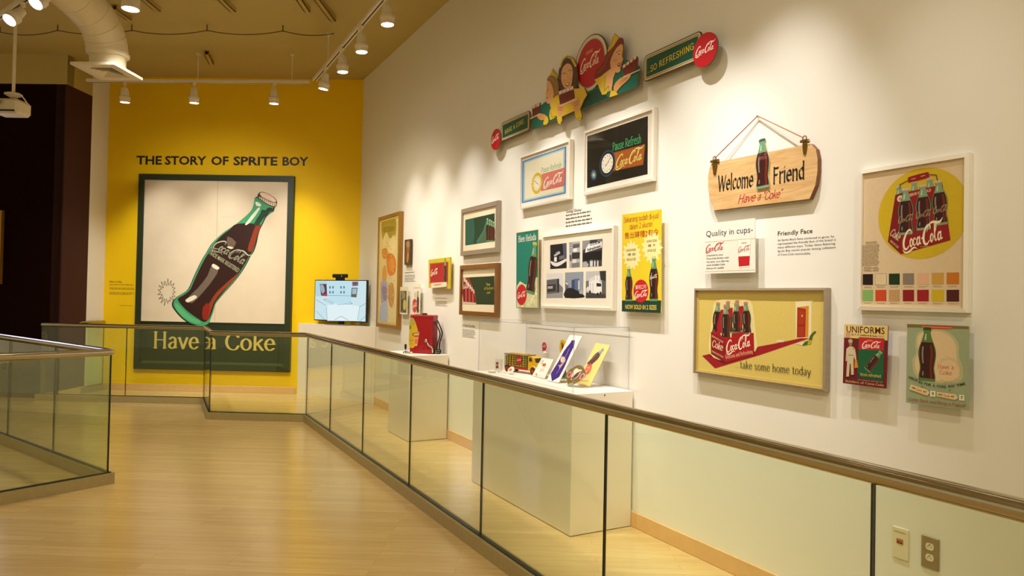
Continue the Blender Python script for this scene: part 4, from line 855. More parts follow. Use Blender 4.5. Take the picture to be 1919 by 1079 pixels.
def ph5(A):
    A.poly([(490, 587), (645, 580), (643, 798), (490, 800)], '#8e98a8'); A.poly([(545, 650), (585, 640), (590, 760), (545, 760)], '#3a4a72'); A.poly([(570, 640), (610, 636), (612, 760), (575, 762)], '#5a6a90'); A.poly([(600, 655), (612, 655), (612, 730), (600, 730)], G(200)); A.poly([(492, 650), (520, 690), (520, 740), (492, 740)], '#5c6478'); A.poly([(490, 740), (540, 715), (640, 770), (643, 798), (490, 800)], G(18), 2); A.poly([(495, 665), (515, 680), (515, 695), (495, 680)], G(220)); A.poly([(610, 740), (640, 735), (640, 770), (610, 765)], G(170))
def ph6(A):
    A.poly([(666, 578), (835, 572), (835, 803), (664, 803)], G(190)); A.poly([(780, 575), (835, 572), (835, 660), (790, 650)], G(45)); A.poly([(800, 650), (835, 660), (835, 780), (800, 770)], G(90)); A.poly([(666, 755), (835, 770), (835, 803), (664, 803)], G(60)); A.poly([(675, 670), (750, 640), (800, 675), (800, 755), (750, 765), (675, 740)], G(235)); A.poly([(695, 640), (740, 615), (740, 650), (695, 668)], G(215)); A.poly([(742, 612), (780, 612), (780, 655), (742, 655)], G(240)); A.line([(761, 615), (761, 652)], 5, G(30)); A.poly([(755, 675), (795, 680), (795, 705), (755, 705)], G(40))
    for x in (690, 705, 725): A.line([(x, 675), (x, 745)], 4, G(70))
    for x, y in ((700, 750), (765, 768), (790, 760)): A.disc(x, y, 13, G(15))
    A.poly([(666, 660), (690, 655), (690, 700), (666, 720)], G(110))
for q, fn in (([(365, 355), (503, 338), (503, 550), (365, 558)], ph1), ([(523, 333), (617, 322), (617, 543), (526, 550)], ph2), ([(636, 320), (805, 302), (800, 533), (636, 542)], ph3), ([(333, 596), (473, 592), (470, 800), (333, 802)], ph4), ([(490, 587), (645, 580), (643, 798), (490, 800)], ph5), ([(666, 578), (835, 572), (835, 803), (664, 803)], ph6)): photo(q, fn)
wall_text('small printed paragraph above the frame of six photographs', RW, zZ4, 'Going Global', ((498, 86), (626, 68)), 22, [(497, 92, 718, 180, 4)])
# bright yellow card with two bottles
r = trace_board('poster_card', 'bright yellow upright card with two bottles and red foreign lettering', 'sign', zZ4, [(972, 100), (1297, 53), (1296, 928), (968, 915)], CO, .008, '#e2c926')
A = Art(RW, CO+.0005, zZ4)
def burst(x, y, rx, ry, n, col, seed):
    q = []; rn = random.Random(seed)
    for i in range(2*n): t = math.pi*i/n; k = (1, .74)[i % 2]*(1+.12*(rn.random()-.5)); q.append((x+rx*k*math.cos(t), y+ry*k*math.sin(t)))
    A.poly(q, col)
burst(1052, 440, 82, 130, 15, '#efe3a4', 1); burst(1222, 375, 88, 145, 15, '#efe3a4', 2)
A.poly([(969, 822), (1300, 822), (1296, 928), (968, 915)], '#0f3a30')
A.text('Sekarang sudah di-jual', (985, 168), (1280, 126), '#b4431e', cap=44, style='brush'); A.text('dalam 2 ukuran', (1032, 226), (1228, 196), '#b4431e', cap=44, style='brush'); A.text('售出罇種2有今', (992, 300), (1278, 268), '#b4301e', cap=40)
A.text('UKURAN BIASA', (1005, 412), (1090, 402), '#6a5a2a', cap=20, weight=.01); A.text('樽 細', (1018, 447), (1082, 442), '#4a4024', cap=18); A.text('REGULAR SIZE', (1010, 488), (1086, 484), '#6a5a2a', cap=20, weight=.01)
A.text('UKURAN BESAR', (1176, 335), (1264, 325), '#6a5a2a', cap=20, weight=.01); A.text('樽 大', (1188, 372), (1254, 364), '#4a4024', cap=18); A.text('LARGE SIZE', (1184, 412), (1256, 408), '#6a5a2a', cap=20, weight=.01)
A.bottle((1028, 828), (1028, 542), cap='#c8c490', wide=1.12); A.bottle((1237, 828), (1239, 450), cap='#c8c490', wide=1.0); A.logo((1207, 640), (1268, 630), WHITE, cap=28, sub=2)
A.disc(1129, 743, 97, '#c01622'); A.text('樂可口可', (1084, 728), (1176, 722), WHITE, cap=28); A.logo((1076, 796), (1184, 788), WHITE, cap=52)
A.text('NOW SOLD IN 2 SIZES', (998, 893), (1262, 900), '#d2b83c', cap=36, weight=.03); A.finish('print', r)
# two framed neon sketches
def neon(label, y0, y1, z0, z1, d): return frame('framed_print', label, y0, y1, z0, z1, d, .018, M_WF, '#efe9dd', glaze=True)
def clockface(A, x, y, rf, face, marks, a1_, a2_):
    c, R = A.disc(x, y, rf, face)
    for i in range(12):
        t = math.pi*i/6; k0 = .8; A.face([(c[0]+R*k0*math.cos(t)+R*.045*dx, c[1]+R*k0*math.sin(t)+R*.06*dy) for dx, dy in ((-1, -1), (1, -1), (1, 1), (-1, 1))], marks)
    A.nx()
    for t, l in ((a1_, .85), (a2_, .45)): A.line([(c[0]-R*.3*math.cos(t), c[1]-R*.3*math.sin(t)), (c[0]+R*l*math.cos(t), c[1]+R*l*math.sin(t))], R*.06, marks, ab=True)
r, o = neon('white framed blue-edged sketch of a yellow clock beside red stripes', 5.425, 4.615, 2.35, 2.828, .043)
A = Art(RW, o+.0005, zZ3); Q = [(98, 575), (520, 430), (515, 885), (92, 980)]; qc = (306, 715)
A.poly(Q, '#3a78b8')
for k, c in ((.965, '#6a9fc8'), (.93, '#a2c2cc'), (.89, '#cfd6c8'), (.85, '#e6dfc6')): A.poly([(qc[0]+(x-qc[0])*k, qc[1]+(y-qc[1])*k) for x, y in Q], c)
A.text('Pause Refresh', (280, 690), (473, 634), '#5aa878', cap=52, style='serif'); A.poly([(282, 700), (512, 634), (500, 815), (275, 865)], '#c8504a')
for i in range(18): t = i/18; A.poly([(282+230*t, 700-66*t), (282+230*(t+.022), 700-66*(t+.022)), (275+225*(t+.022), 865-50*(t+.022)), (275+225*t, 865-50*t)], '#e0a090')
A.logo((298, 826), (488, 770), WHITE, cap=88); A.disc(239, 787, 100, '#d2b420'); clockface(A, 239, 787, 72, '#e9e2c6', '#2a2418', 2.6, -.5); A.finish('print', r)
r, o = neon('white framed black sketch with a glowing clock and green words', 4.43, 3.606, 2.355, 2.851, .036)
A = Art(RW, o+.0005, zZ3); A.poly([(722, 335), (1306, 140), (1303, 700), (720, 835)], '#14120c')
A.text('Pause Refresh', (965, 478), (1240, 396), '#3fae6c', cap=78, style='slab'); A.poly([(975, 492), (1282, 408), (1262, 610), (968, 672)], '#8c4a1c'); A.poly([(985, 500), (1272, 420), (1254, 604), (978, 660)], '#a2561f')
A.logo((993, 640), (1262, 560), '#d8cc70', cap=120, sub=4); A.disc(915, 597, 126, '#24506a'); A.disc(915, 597, 116, '#1a1e30'); clockface(A, 915, 597, 92, '#e9e4d2', '#1a1410', .75, 3.7)
q = []
for i in range(24): t = 2*math.pi*i/24; k = (34, 16)[i % 2]; q.append((785+k*math.cos(t), 708+k*1.7*math.sin(t)))
A.poly(q, '#5f86a0'); A.disc(785, 708, 16, '#c8c070'); A.finish('print', r)
# festoon signs over the pictures
M_PLY = mat('plywood_edge', '#6a5232', .7)
zH, zG, zS = Z(910, 190, 10.79), Z(990, 50, 5.395), Z(1195, 0, 6.741); FO = .055
def plaque(label, z, tl, br, disc, text, logo, dots):
    off = FO; c0 = RW.at(z[0]+tl[0]/z[2], z[1]+tl[1]/z[2], off); c1 = RW.at(z[0]+br[0]/z[2], z[1]+br[1]/z[2], off); a0, a1, b0, b1 = c0[0], c1[0], c1[1], c0[1]
    r = board('festoon_sign', RW, rrect(a0, b0, a1, b1, .03), off, .012, label, 'sign', '#2a2018', M_PLY)
    A = Art(RW, off+.0005, z)
    for k, c, rr in ((.006, '#d6c294', .026), (.016, '#3a2c1c', .02), (.02, '#d6c294', .017), (.026, '#0c4f3c', .012)): A.poly(rrect(a0+k, b0+k, a1-k, b1-k, rr), c, ab=True)
    A.text(*text, '#d9bb24', style='casual'); A.finish('plaque_print', r)
    D = Art(RW, off+.014, z); D.cutmat = M_PLY; D.disc(*disc, '#b5101c'); D.cutmat = None; D.logo(*logo, WHITE, cap=disc[2]*.52); D.finish('round_emblem', r)
    return r
plaque('small green plaque with yellow words and a red disc at its left end', zH, (322, 440), (885, 580), (205, 768, 208), ('HAVE A COKE..', (388, 668), (805, 420)), ((122, 838), (270, 752)), 0)
plaque('large green plaque with yellow words and red disc at its right end, top right', zS, (82, 712), (800, 745), (850, 628, 212), ('..SO REFRESHING', (125, 928), (712, 615)), ((726, 715), (970, 620)), 0)
r = thing('festoon_sign', tuple(RW.P(-4.5, 2.8, FO)), 'cut-out sign of three women in yellow caps carrying trays of drinks', 'sign')
A = Art(RW, FO, zG); A.cutmat = M_PLY
A.disc(628, 371, 284, '#4a3222'); A.cutmat = None; A.disc(628, 371, 274, '#d8cdb0'); A.disc(628, 371, 240, '#8a7a5c'); A.disc(628, 371, 232, '#b5101c')
A.text('DRINK', (585, 290), (655, 250), '#d9a03a', cap=34, weight=.02); A.logo((522, 462), (722, 362), '#ecdfc0', cap=120, sub=5); A.finish('round_emblem', r)
SK, SKD, YB, GR = '#e0aa74', '#b8693c', '#d6b42c', '#0f6450'
A = Art(RW, FO+.012, zG); A.cutmat = M_PLY
A.poly([(38, 930), (75, 860), (120, 800), (180, 755), (260, 640), (300, 520), (420, 560), (520, 630), (600, 655), (700, 610), (780, 560), (860, 470), (945, 350), (985, 330), (1118, 400), (1112, 602), (40, 1042)], GR)
A.cutmat = None; A.poly([(535, 830), (590, 690), (700, 620), (760, 690), (820, 715)], '#0b3a2c', 0); A.poly([(300, 520), (420, 560), (420, 640), (300, 700)], '#0b4a3a'); A.finish('green_panel', r)
A = Art(RW, FO+.016, zG); A.cutmat = M_PLY       # the woman at the right, in profile
A.poly([(868, 66), (835, 150), (800, 245), (815, 275), (870, 215), (925, 122)], YB); A.cutmat = None; A.line([(862, 95), (815, 245)], 6, '#3a5a30'); A.cutmat = M_PLY
A.poly([(915, 116), (948, 118), (958, 165), (945, 195), (905, 230), (880, 300), (860, 380), (835, 430), (790, 470), (760, 510), (705, 528), (668, 508), (685, 435), (725, 400), (765, 345), (775, 290), (800, 262), (860, 200)], '#7c2810', 3)
A.poly([(950, 178), (958, 220), (951, 270), (950, 300), (962, 335), (948, 350), (952, 372), (938, 385), (944, 400), (930, 412), (932, 445), (905, 465), (868, 455), (838, 425), (828, 360), (850, 290), (885, 225), (925, 185)], SK, 2)
A.poly([(838, 420), (880, 462), (858, 520), (850, 600), (815, 660), (775, 600), (765, 500)], SK, 2)
A.poly([(790, 455), (730, 505), (668, 537), (705, 585), (730, 650), (748, 690), (788, 682), (812, 640), (785, 560)], YB); A.poly([(860, 490), (845, 560), (822, 715), (905, 686), (880, 640), (848, 650), (840, 600)], YB)
A.poly([(862, 622), (880, 570), (930, 520), (985, 500), (1038, 488), (1020, 525), (985, 560), (940, 600), (905, 642), (888, 668), (872, 650)], '#d69a5e', 2)
A.cutmat = None; A.line([(775, 500), (770, 650), (812, 600), (825, 680)], 6, '#2f5a34')
A.poly([(905, 268), (930, 250), (920, 275), (912, 292)], '#e9dcc8', 2); A.disc(916, 276, 10, '#3a1c10'); A.line([(890, 262), (932, 240)], 6, '#5a2410'); A.poly([(900, 378), (946, 362), (930, 398), (908, 404)], '#b01c18', 2); A.line([(908, 384), (936, 376)], 6, '#f2e6d6'); A.poly([(862, 330), (895, 320), (900, 352), (868, 362)], '#d99a68', 3)
A.line([(840, 240), (800, 320), (770, 400), (705, 470)], 12, '#a84a20'); A.line([(870, 240), (830, 330), (800, 420), (730, 490)], 8, '#5a1c0c'); A.line([(935, 550), (1000, 512)], 5, '#8c4a20'); A.line([(925, 580), (990, 530)], 5, '#8c4a20'); A.cutmat = M_PLY
A.poly([(950, 392), (1010, 350), (1055, 318), (1100, 300), (1106, 330), (1086, 452), (1000, 492), (965, 500)], '#7a2420'); A.cutmat = None
for i in range(4):
    x, y = 956+i*36, 392-i*27; A.poly([(x, y), (x+30, y-20), (x+28, y+12), (x+3, y+30)], '#dcc8b4'); A.poly([(x+5, y+34), (x+25, y+22), (x+22, y+78), (x+10, y+86)], '#4a0c0c'); A.line([(x+14, y+34), (x+14, y+80)], 4, '#b8574a')
A.poly([(962, 502), (1132, 428), (1132, 440), (966, 516)], '#d9c9a4'); A.finish('woman_figure', r)
A = Art(RW, FO+.016, zG); A.cutmat = M_PLY       # the woman at the left, in profile
A.poly([(246, 422), (230, 465), (214, 492), (290, 535), (302, 500), (275, 465)], YB); A.cutmat = None; A.line([(248, 440), (292, 520)], 6, '#3a5a30'); A.cutmat = M_PLY
A.poly([(188, 540), (215, 495), (262, 500), (300, 545), (308, 610), (300, 690), (272, 722), (250, 662), (240, 595), (212, 560)], '#8f6a30', 3)
A.poly([(188, 560), (184, 610), (186, 640), (172, 685), (184, 698), (178, 712), (186, 722), (182, 742), (188, 772), (205, 778), (240, 752), (258, 690), (245, 610), (215, 552)], SK, 2); A.poly([(215, 765), (250, 720), (262, 790), (235, 830)], SK, 2)
A.poly([(245, 730), (300, 690), (340, 720), (330, 900), (290, 905), (222, 945), (214, 860), (240, 800)], YB, 2)
A.poly([(85, 905), (105, 875), (160, 885), (182, 905), (170, 935), (125, 945)], '#d69a5e', 2); A.poly([(150, 988), (165, 930), (185, 902), (205, 940), (190, 985)], YB, 2); A.cutmat = None
A.line([(190, 638), (206, 632)], 5, '#4a2410'); A.disc(196, 648, 6, '#3a1c10'); A.poly([(180, 716), (198, 708), (194, 730)], '#b01c18'); A.line([(225, 860), (240, 920), (290, 900)], 5, '#3a5a30'); A.line([(220, 510), (285, 580), (290, 680)], 8, '#b58c48'); A.cutmat = M_PLY
A.poly([(38, 802), (80, 782), (118, 768), (116, 872), (46, 915)], '#7a2420'); A.cutmat = None
for x in (40, 80): A.poly([(x, 800-(x-40)*.4), (x+34, 786-(x-40)*.4), (x+34, 815-(x-40)*.4), (x+3, 830-(x-40)*.4)], '#dcc8b4'); A.line([(x+18, 835-(x-40)*.4), (x+18, 890-(x-40)*.4)], 12, '#4a0c0c')
A.poly([(16, 925), (120, 875), (122, 887), (20, 937)], '#d9c9a4'); A.finish('woman_figure', r)
A = Art(RW, FO+.021, zG); A.cutmat = M_PLY       # the woman in the middle, facing out
A.poly([(305, 480), (318, 410), (350, 350), (395, 318), (445, 340), (485, 410), (497, 520), (485, 620), (440, 640), (335, 645), (306, 610), (318, 540)], '#4a2c14', 3)
A.poly([(318, 405), (345, 330), (395, 288), (445, 310), (488, 390), (470, 405), (430, 330), (392, 312), (348, 352), (330, 412)], YB, 2)
A.poly([(248, 740), (300, 690), (345, 645), (460, 628), (568, 618), (594, 690), (562, 742), (525, 830), (465, 852), (340, 908), (260, 900)], YB)
A.poly([(352, 640), (440, 620), (470, 640), (430, 700), (380, 690)], SK, 2); A.poly([(334, 480), (345, 420), (388, 372), (430, 385), (450, 440), (446, 520), (434, 590), (402, 626), (368, 618), (344, 580), (332, 530)], SK, 2)
A.poly([(290, 900), (340, 905), (336, 975), (312, 982), (298, 960)], YB, 2); A.poly([(468, 850), (522, 830), (542, 925), (515, 945), (488, 940)], YB, 2)
A.poly([(293, 850), (296, 790), (315, 776), (352, 800), (362, 845), (342, 895), (310, 905)], '#d69a5e', 2); A.poly([(428, 772), (470, 735), (512, 708), (522, 760), (508, 845), (470, 868), (456, 810)], '#d69a5e', 2); A.cutmat = None
A.line([(318, 960), (335, 972)], 6, '#3a5a30'); A.line([(492, 935), (540, 915)], 6, '#3a5a30'); A.line([(345, 340), (395, 298), (445, 322)], 5, '#3a5a30')
for x, y in ((362, 492), (422, 462)): A.poly([(x-16, y+5), (x, y-8), (x+16, y+1), (x, y+8)], '#efe2d0', 2); A.disc(x, y, 8, '#2a1810'); A.line([(x-20, y-12), (x, y-24), (x+20, y-18)], 5, '#3a2010')
A.line([(398, 480), (404, 540), (392, 545)], 4, '#b8693c'); A.poly([(368, 582), (392, 570), (418, 560), (412, 590), (388, 602)], '#b01c18', 2); A.poly([(374, 582), (412, 568), (406, 584), (386, 592)], '#f4e8da'); A.poly([(350, 540), (372, 530), (376, 555), (356, 562)], '#d99a68', 3); A.poly([(425, 520), (442, 512), (440, 540), (426, 545)], '#d99a68', 3)
A.line([(470, 420), (482, 500), (470, 600)], 9, '#6e4422'); A.line([(325, 450), (318, 540), (330, 620)], 8, '#6e4422'); A.cutmat = M_PLY
A.poly([(306, 655), (350, 640), (400, 615), (456, 598), (474, 722), (322, 795)], '#7a2420'); A.cutmat = None
for i in range(4):
    x, y = 308+i*38, 655-i*15; A.poly([(x, y), (x+34, y-14), (x+36, y+20), (x+4, y+36)], '#dcc8b4'); A.poly([(x+8, y+40), (x+34, y+28), (x+38, y+98), (x+16, y+110)], '#4a0c0c'); A.line([(x+22, y+40), (x+28, y+100)], 5, '#b8574a')
A.poly([(310, 796), (490, 724), (492, 738), (314, 810)], '#d9c9a4')
for L in ([(305, 810), (340, 822)], [(305, 835), (342, 845)], [(465, 775), (512, 752)], [(468, 800), (512, 780)]): A.line(L, 4, '#8c4a20')
A.finish('woman_figure', r)
for a, b in [RW.at(zG[0]+x/zG[2], zG[1]+y/zG[2], FO) for x, y in ((640, 730), (1000, 570), (190, 850))]:
    mb = MB(); mb.lathe([(.008, .0005), (.008, FO+.004)], RW.P(a, b, 0), RW.n, M_STEEL, 8); mb.build('standoff_peg', r)
# ------------------------------------------------------------------ white wall, nearer the camera
# hanging wooden sign
WO = .032
M_SIGNW = bpy.data.materials.new('pale_sign_wood'); M_SIGNW.use_nodes = True
def _wood():
    nt = M_SIGNW.node_tree; N, L = nt.nodes, nt.links; b = N['Principled BSDF']; b.inputs['Roughness'].default_value = .4
    tc = N.new('ShaderNodeTexCoord'); mp = N.new('ShaderNodeMapping'); mp.inputs['Scale'].default_value = (1, 1.6, 14); L.new(tc.outputs['Object'], mp.inputs['Vector'])
    nz = N.new('ShaderNodeTexNoise'); nz.inputs['Scale'].default_value = 2.2; nz.inputs['Detail'].default_value = 4; nz.inputs['Distortion'].default_value = 1.2; L.new(mp.outputs[0], nz.inputs['Vector'])
    cr = N.new('ShaderNodeValToRGB'); e = cr.color_ramp.elements; e[0].position = .3; e[1].position = .7; e[0].color = (*lin('#c49a62'), 1); e[1].color = (*lin('#e0bd8a'), 1)
    L.new(nz.outputs['Fac'], cr.inputs[0]); L.new(cr.outputs[0], b.inputs['Base Color'])
_wood()
M_BRASS = mat('aged_brass', '#7a5e22', .4, metal=.7, var=.2)
ab = [RW.at(1310+x/3.373, 200+y/3.373, WO) for x, y in ((80, 356), (705, 234), (738, 268), (749, 325), (748, 410), (735, 495), (698, 582), (95, 655), (72, 595), (58, 520), (58, 440), (66, 390))]
r = thing('hanging_sign', tuple(RW.P((ab[0][0]+ab[1][0])/2, min(q[1] for q in ab), WO)), 'pale wooden sign with black gothic greeting hanging from a cord', 'sign')
mb = MB(); mb.slab(RW, ab, .004, WO, M_SIGNW, mat('sign_wood_edge', '#7a4a28', .5)); mb.build('wooden_board', r)
words(r, RW, WO+.0005, zZ5, [('Welcome', (118, 533), (342, 503), '#1a1814', dict(cap=92, style='gothic')), ('Friend', (466, 487), (668, 452), '#1a1814', dict(cap=98, style='gothic'))] +
      [(t, p0, p1, '#b01828', dict(cap=50, style='brush', shear=.35)) for t, p0, p1 in (('Have', (242, 610), (352, 595)), ('a', (366, 592), (388, 589)), ('"Coke"', (398, 590), (520, 572)))], 'painted_word')
A = Art(RW, WO+.008, zZ5); A.cutmat = M_BOARD; A.bottle((402, 515), (399, 202), cap='#3f5a48', green='#6f9a78', cola='#3a0a0c', wide=1.12); A.cutmat = None; A.logo((372, 335), (432, 328), '#8a5a50', cap=38, sub=2); A.finish('bottle_cutout', r)
for (x, y) in ((103, 365), (672, 238)):
    mb = MB(); q = [RW.at(1310+(x+dx)/3.373, 200+(y+dy)/3.373, WO) for dx, dy in ((-12, -30), (12, -34), (14, 10), (4, 64), (-8, 64), (-14, 15))]; mb.slab(RW, q, WO, WO+.006, M_BRASS)
    for dx in (-22, 22):
        c = RW.at(1310+(x+dx)/3.373, 200+(y-18)/3.373, WO); mb.lathe([(.0, 0), (.008, .001), (.0085, .006), (0, .011)], RW.P(*c, WO), RW.n, M_BRASS, 12, False)
    q = [RW.at(1310+(x+dx)/3.373, 200+(y+dy)/3.373, WO) for dx, dy in ((-26, -24), (26, -34), (26, -22), (-26, -10))]; mb.slab(RW, q, WO, WO+.008, M_BRASS)
    c = RW.at(1310+x/3.373, 200+(y-38)/3.373, WO); R_ = .012; ring = [RW.P(c[0]+R_*math.cos(t), c[1]+R_*math.sin(t), WO+.006) for t in [2*math.pi*i/14 for i in range(14)]]; mb.tube(ring, .0028, M_BRASS, 6, closed=True); mb.build('brass_bracket', r)
M_CORD = mat('twisted_cord', '#b07a5c', .8, var=.3, vscale=300)
mb = MB(); apex = RW.P(*RW.at(1310+372/3.373, 200+58/3.373, .012), .014)
ends = [RW.P(*RW.at(1310+x/3.373, 200+y/3.373, WO), WO+.006) for x, y in ((103, 327), (668, 198))]
mb.tube([ends[0], apex, ends[1]], .0032, M_CORD, 8); mb.build('cord', r)
mb = MB(); mb.tube([RW.P(*RW.at(1310+372/3.373, 200+58/3.373, 0), .0005), apex+RW.n*.006], .003, M_STEEL, 8); mb.build('nail', r)
# quality card
r = trace_board('printed_card', 'white card about cups with a red and white paper cup picture', 'card', zZ5, [(35, 740), (354, 703), (353, 1046), (35, 1055)], .05, .006, '#efece4')
A = Art(RW, .0505, zZ5); A.text('Quality in cups-', (44, 822), (340, 793), '#2a2c4a', cap=36); A.line([(36, 856), (354, 832)], 2, '#cdb27a'); A.line([(36, 1042), (352, 1030)], 2, '#cdb27a')
A.logo((40, 917), (156, 905), '#b5121b', cap=46); A.poly([(243, 840), (328, 834), (318, 1012), (252, 1018)], '#f4f0e8'); A.poly([(249, 946), (322, 942), (318, 1004), (252, 1010)], '#c01824'); A.line([(243, 840), (328, 834)], 3, '#b8b0a0'); A.line([(243, 840), (252, 1018)], 2, '#c8c0b0'); A.line([(328, 834), (318, 1012)], 2, '#c8c0b0')
A.text('DRINK', (268, 866), (302, 863), '#c01824', cap=9, weight=.02); A.logo((247, 915), (322, 908), '#b5121b', cap=32)
for i, t in enumerate(('prepared by your', 'Coca-Cola Bottler with', 'the same care that has', 'made bottled Coke', 'famous for quality')):
    y = 944+i*20.5; w = (106, 142, 142, 118, 112)[i]; A.text(t, (47, y), (47+w, y-w*.055), '#3a3a4a', cap=10, weight=.01)
A.finish('print', r)
r = thing('wall_text', tuple(RW.P(*RW.at(1310+680/3.373, 200+940/3.373), 0)), 'small black wall paragraph headed Friendly Face, below the wooden sign', 'text')
rows = [('As Sprite Boy\'s fame continued to grow, he', 850, 853, 825), ('represented the friendly face of the brand in', 873, 866, 846), ('many different ways. Today, items featuring', 896, 860, 870), ('Sprite Boy remain popular among collectors', 919, 863, 894), ('of Coca-Cola memorabilia.', 941, 706, 932)]
words(r, RW, .0008, zZ5, [('Friendly Face', (498, 815), (717, 797), '#1c1a18', dict(cap=27, weight=.008))], 'heading')
for t, y0, x1, y1 in rows: words(r, RW, .0008, zZ5, [(t, (497, y0), (x1, y1), '#3a3630', dict(cap=13, weight=.002))], 'text_row')
# colour chart
r, o = frame('framed_poster', 'white framed poster of a six-bottle carton above two rows of colour swatches', 2.107, 1.61, 1.528, 2.192, .034, .018, M_WF, '#d9c3a2')
A = Art(RW, o+.0005, zZ6); A.disc(446, 424, 279, '#cdb01e'); A.para(220, 150, 580, 112, 1, '#6a5a4a', 3, .05)
cols = [['#16040a', '#dcc8a6', '#08300f', '#857a6c', '#deb092', '#c99c48', '#c8741e'], ['#83b066', '#cc4720', '#bf9868', '#8c0c18', '#9a0b1c', '#cdb21e', '#4c0812']]
xsw = [(88, 150), (165, 232), (248, 314), (333, 402), (421, 492), (510, 584), (601, 678)]
A.hold = True
for j in range(2):
    for i, (x0, x1) in enumerate(xsw):
        t0, b0 = ((796-.019*(x0-88), 862-.008*(x0-88)), (893-.002*(x0-88), 960+.008*(x0-88)))[j]
        if i == 1 and j == 0: A.poly([(x0-2, t0-2), (x1+2, t0-3), (x1+2, b0+2), (x0-2, b0+2)], '#8a7a60'); A.l += 1
        A.poly([(x0, t0), (x1, t0-1), (x1, b0), (x0, b0)], cols[j][i]); A.para(x0+8, b0+8, x1-4, b0+18, 2, '#9a866a', i*7+j)
A.hold = False; A.nx(); A.para(88, 618, 190, 745, 17, '#7a6850', 4, .1); A.para(95, 750, 150, 780, 4, '#7a6850', 5); A.para(150, 750, 188, 780, 4, '#7a6850', 6); A.para(105, 597, 178, 610, 2, '#7a6850', 8)
A.poly([(288, 312), (335, 296), (322, 672), (242, 598)], '#4c060e')
for b, t in (((330, 500), (308, 252)), ((420, 480), (401, 224)), ((516, 470), (497, 204))): A.bottle(b, t, cap='#c9a890', green='#7f9a78')
A.poly([(330, 298), (577, 248), (626, 588), (322, 674)], '#8e0a18'); A.poly([(288, 312), (330, 298), (322, 674), (242, 598)], '#7a0814')
A.text('SERVE ICE COLD', (372, 322), (508, 288), '#dcc8a0', cap=17, weight=.02); A.disc(318, 334, 20, '#e0cdb0'); A.text('6', (310, 346), (326, 343), '#8e0a18', cap=22)
for b, t in (((352, 555), (351, 268)), ((461, 526), (457, 246)), ((566, 496), (552, 220))):
    A.bottle(b, t, cap='#cdb0a0', green='#7f9a78', cola='#330812', wide=1.06, out=.05); A.logo((b[0]-48, b[1]-75), (b[0]+48, b[1]-88), '#a08a6a', cap=38, sub=2)
A.text('Coke', (252, 555), (306, 592), '#ead8bc', cap=44, style='serif'); A.text('SERVE ICE COLD', (254, 596), (304, 640), '#d8b890', cap=13, weight=.02); A.logo((334, 648), (596, 585), '#efdfc4', cap=118, sub=4); A.para(440, 632, 500, 622, 1, '#dcb898', 2, .0)
A.line([(316, 268), (318, 248), (368, 222)], 5, '#3a3a34'); A.line([(492, 186), (540, 190), (546, 222)], 5, '#3a3a34'); A.poly([(366, 212), (376, 200), (480, 172), (492, 176), (496, 198), (486, 206), (380, 234), (368, 230)], '#8e0a18', 2); A.line([(388, 216), (412, 209)], 4, '#e0b0a0'); A.line([(446, 198), (470, 191)], 4, '#e0b0a0')
A.finish('print', r)
# take home frame
r, o = frame('framed_poster', 'metal framed yellow poster of a bottle carton on a red carpet to a door', 3.195, 2.272, 1.118, 1.634, .041, .012, M_SILV, '#d5bf68', lip=.02, liner=(.012, M_GILT))
A = Art(RW, o+.0005, zZ7)
A.poly([(160, 658), (240, 640), (600, 588), (830, 545), (1045, 500), (1056, 514), (640, 655), (270, 765)], '#9a1022'); A.poly([(210, 655), (600, 600), (605, 640), (340, 725)], '#6c0a18')
A.poly([(935, 205), (1096, 188), (1094, 200), (1085, 205), (1082, 490), (1058, 510), (952, 510), (948, 214)], '#e6d9b0'); A.poly([(962, 250), (1060, 238), (1056, 502), (958, 505)], '#d08a1c'); A.poly([(964, 252), (1036, 264), (1030, 502), (960, 505)], '#9a2c14'); A.line([(972, 405), (1026, 405)], 4, '#6a1a0c'); A.poly([(975, 280), (1022, 285), (1020, 390), (974, 392)], '#a83418'); A.poly([(974, 415), (1020, 412), (1018, 490), (972, 492)], '#a83418'); A.disc(1004, 322, 8, '#e0c050')
A.poly([(940, 555), (1000, 540), (1060, 548), (1010, 572)], '#dccfa8'); A.poly([(785, 525), (860, 520), (845, 545), (790, 545)], '#dccfa8')
A.poly([(1005, 572), (1030, 540), (1060, 530), (1070, 490), (1110, 450), (1122, 462), (1095, 490), (1085, 530), (1050, 565)], '#41602a', 2); A.poly([(1060, 530), (1085, 528), (1078, 560), (1050, 562)], '#a8a838', 2)
def halo(P): A.poly(P, '#e2d494', 3)
halo([(230, 450), (250, 300), (280, 195), (460, 180), (570, 200), (600, 330), (615, 480), (610, 620), (370, 700), (225, 640)])
for b, t in (((278, 490), (298, 208)), ((390, 470), (379, 198)), ((470, 460), (457, 190))): A.bottle(b, t, cap='#c87a70', green='#7a8a6a', wide=1.15)
A.poly([(285, 400), (320, 272), (340, 268), (340, 460), (290, 480)], '#a4101e'); A.poly([(385, 262), (420, 252), (420, 330), (385, 330)], '#a4101e'); A.poly([(470, 245), (508, 236), (520, 300), (500, 420), (470, 420)], '#a4101e')
for b, t in (((362, 522), (361, 226)), ((455, 472), (448, 212)), ((542, 480), (530, 204))): A.bottle(b, t, cap='#c87a70', green='#7a8a6a', cola='#2c1410', wide=1.15)
A.poly([(237, 458), (300, 450), (330, 500), (410, 505), (412, 470), (520, 455), (522, 472), (597, 465), (602, 648), (355, 716), (237, 640)], '#a20c1c'); A.poly([(237, 458), (355, 522), (355, 716), (237, 640)], '#880a18')
A.text('Coke', (244, 580), (334, 618), '#ecd8b8', cap=58, style='serif'); A.text('SERVE ICE COLD', (243, 497), (340, 552), '#d8b890', cap=15, weight=.02); A.text('DRINK ICE COLD', (243, 625), (342, 678), '#d8b890', cap=14, weight=.02)
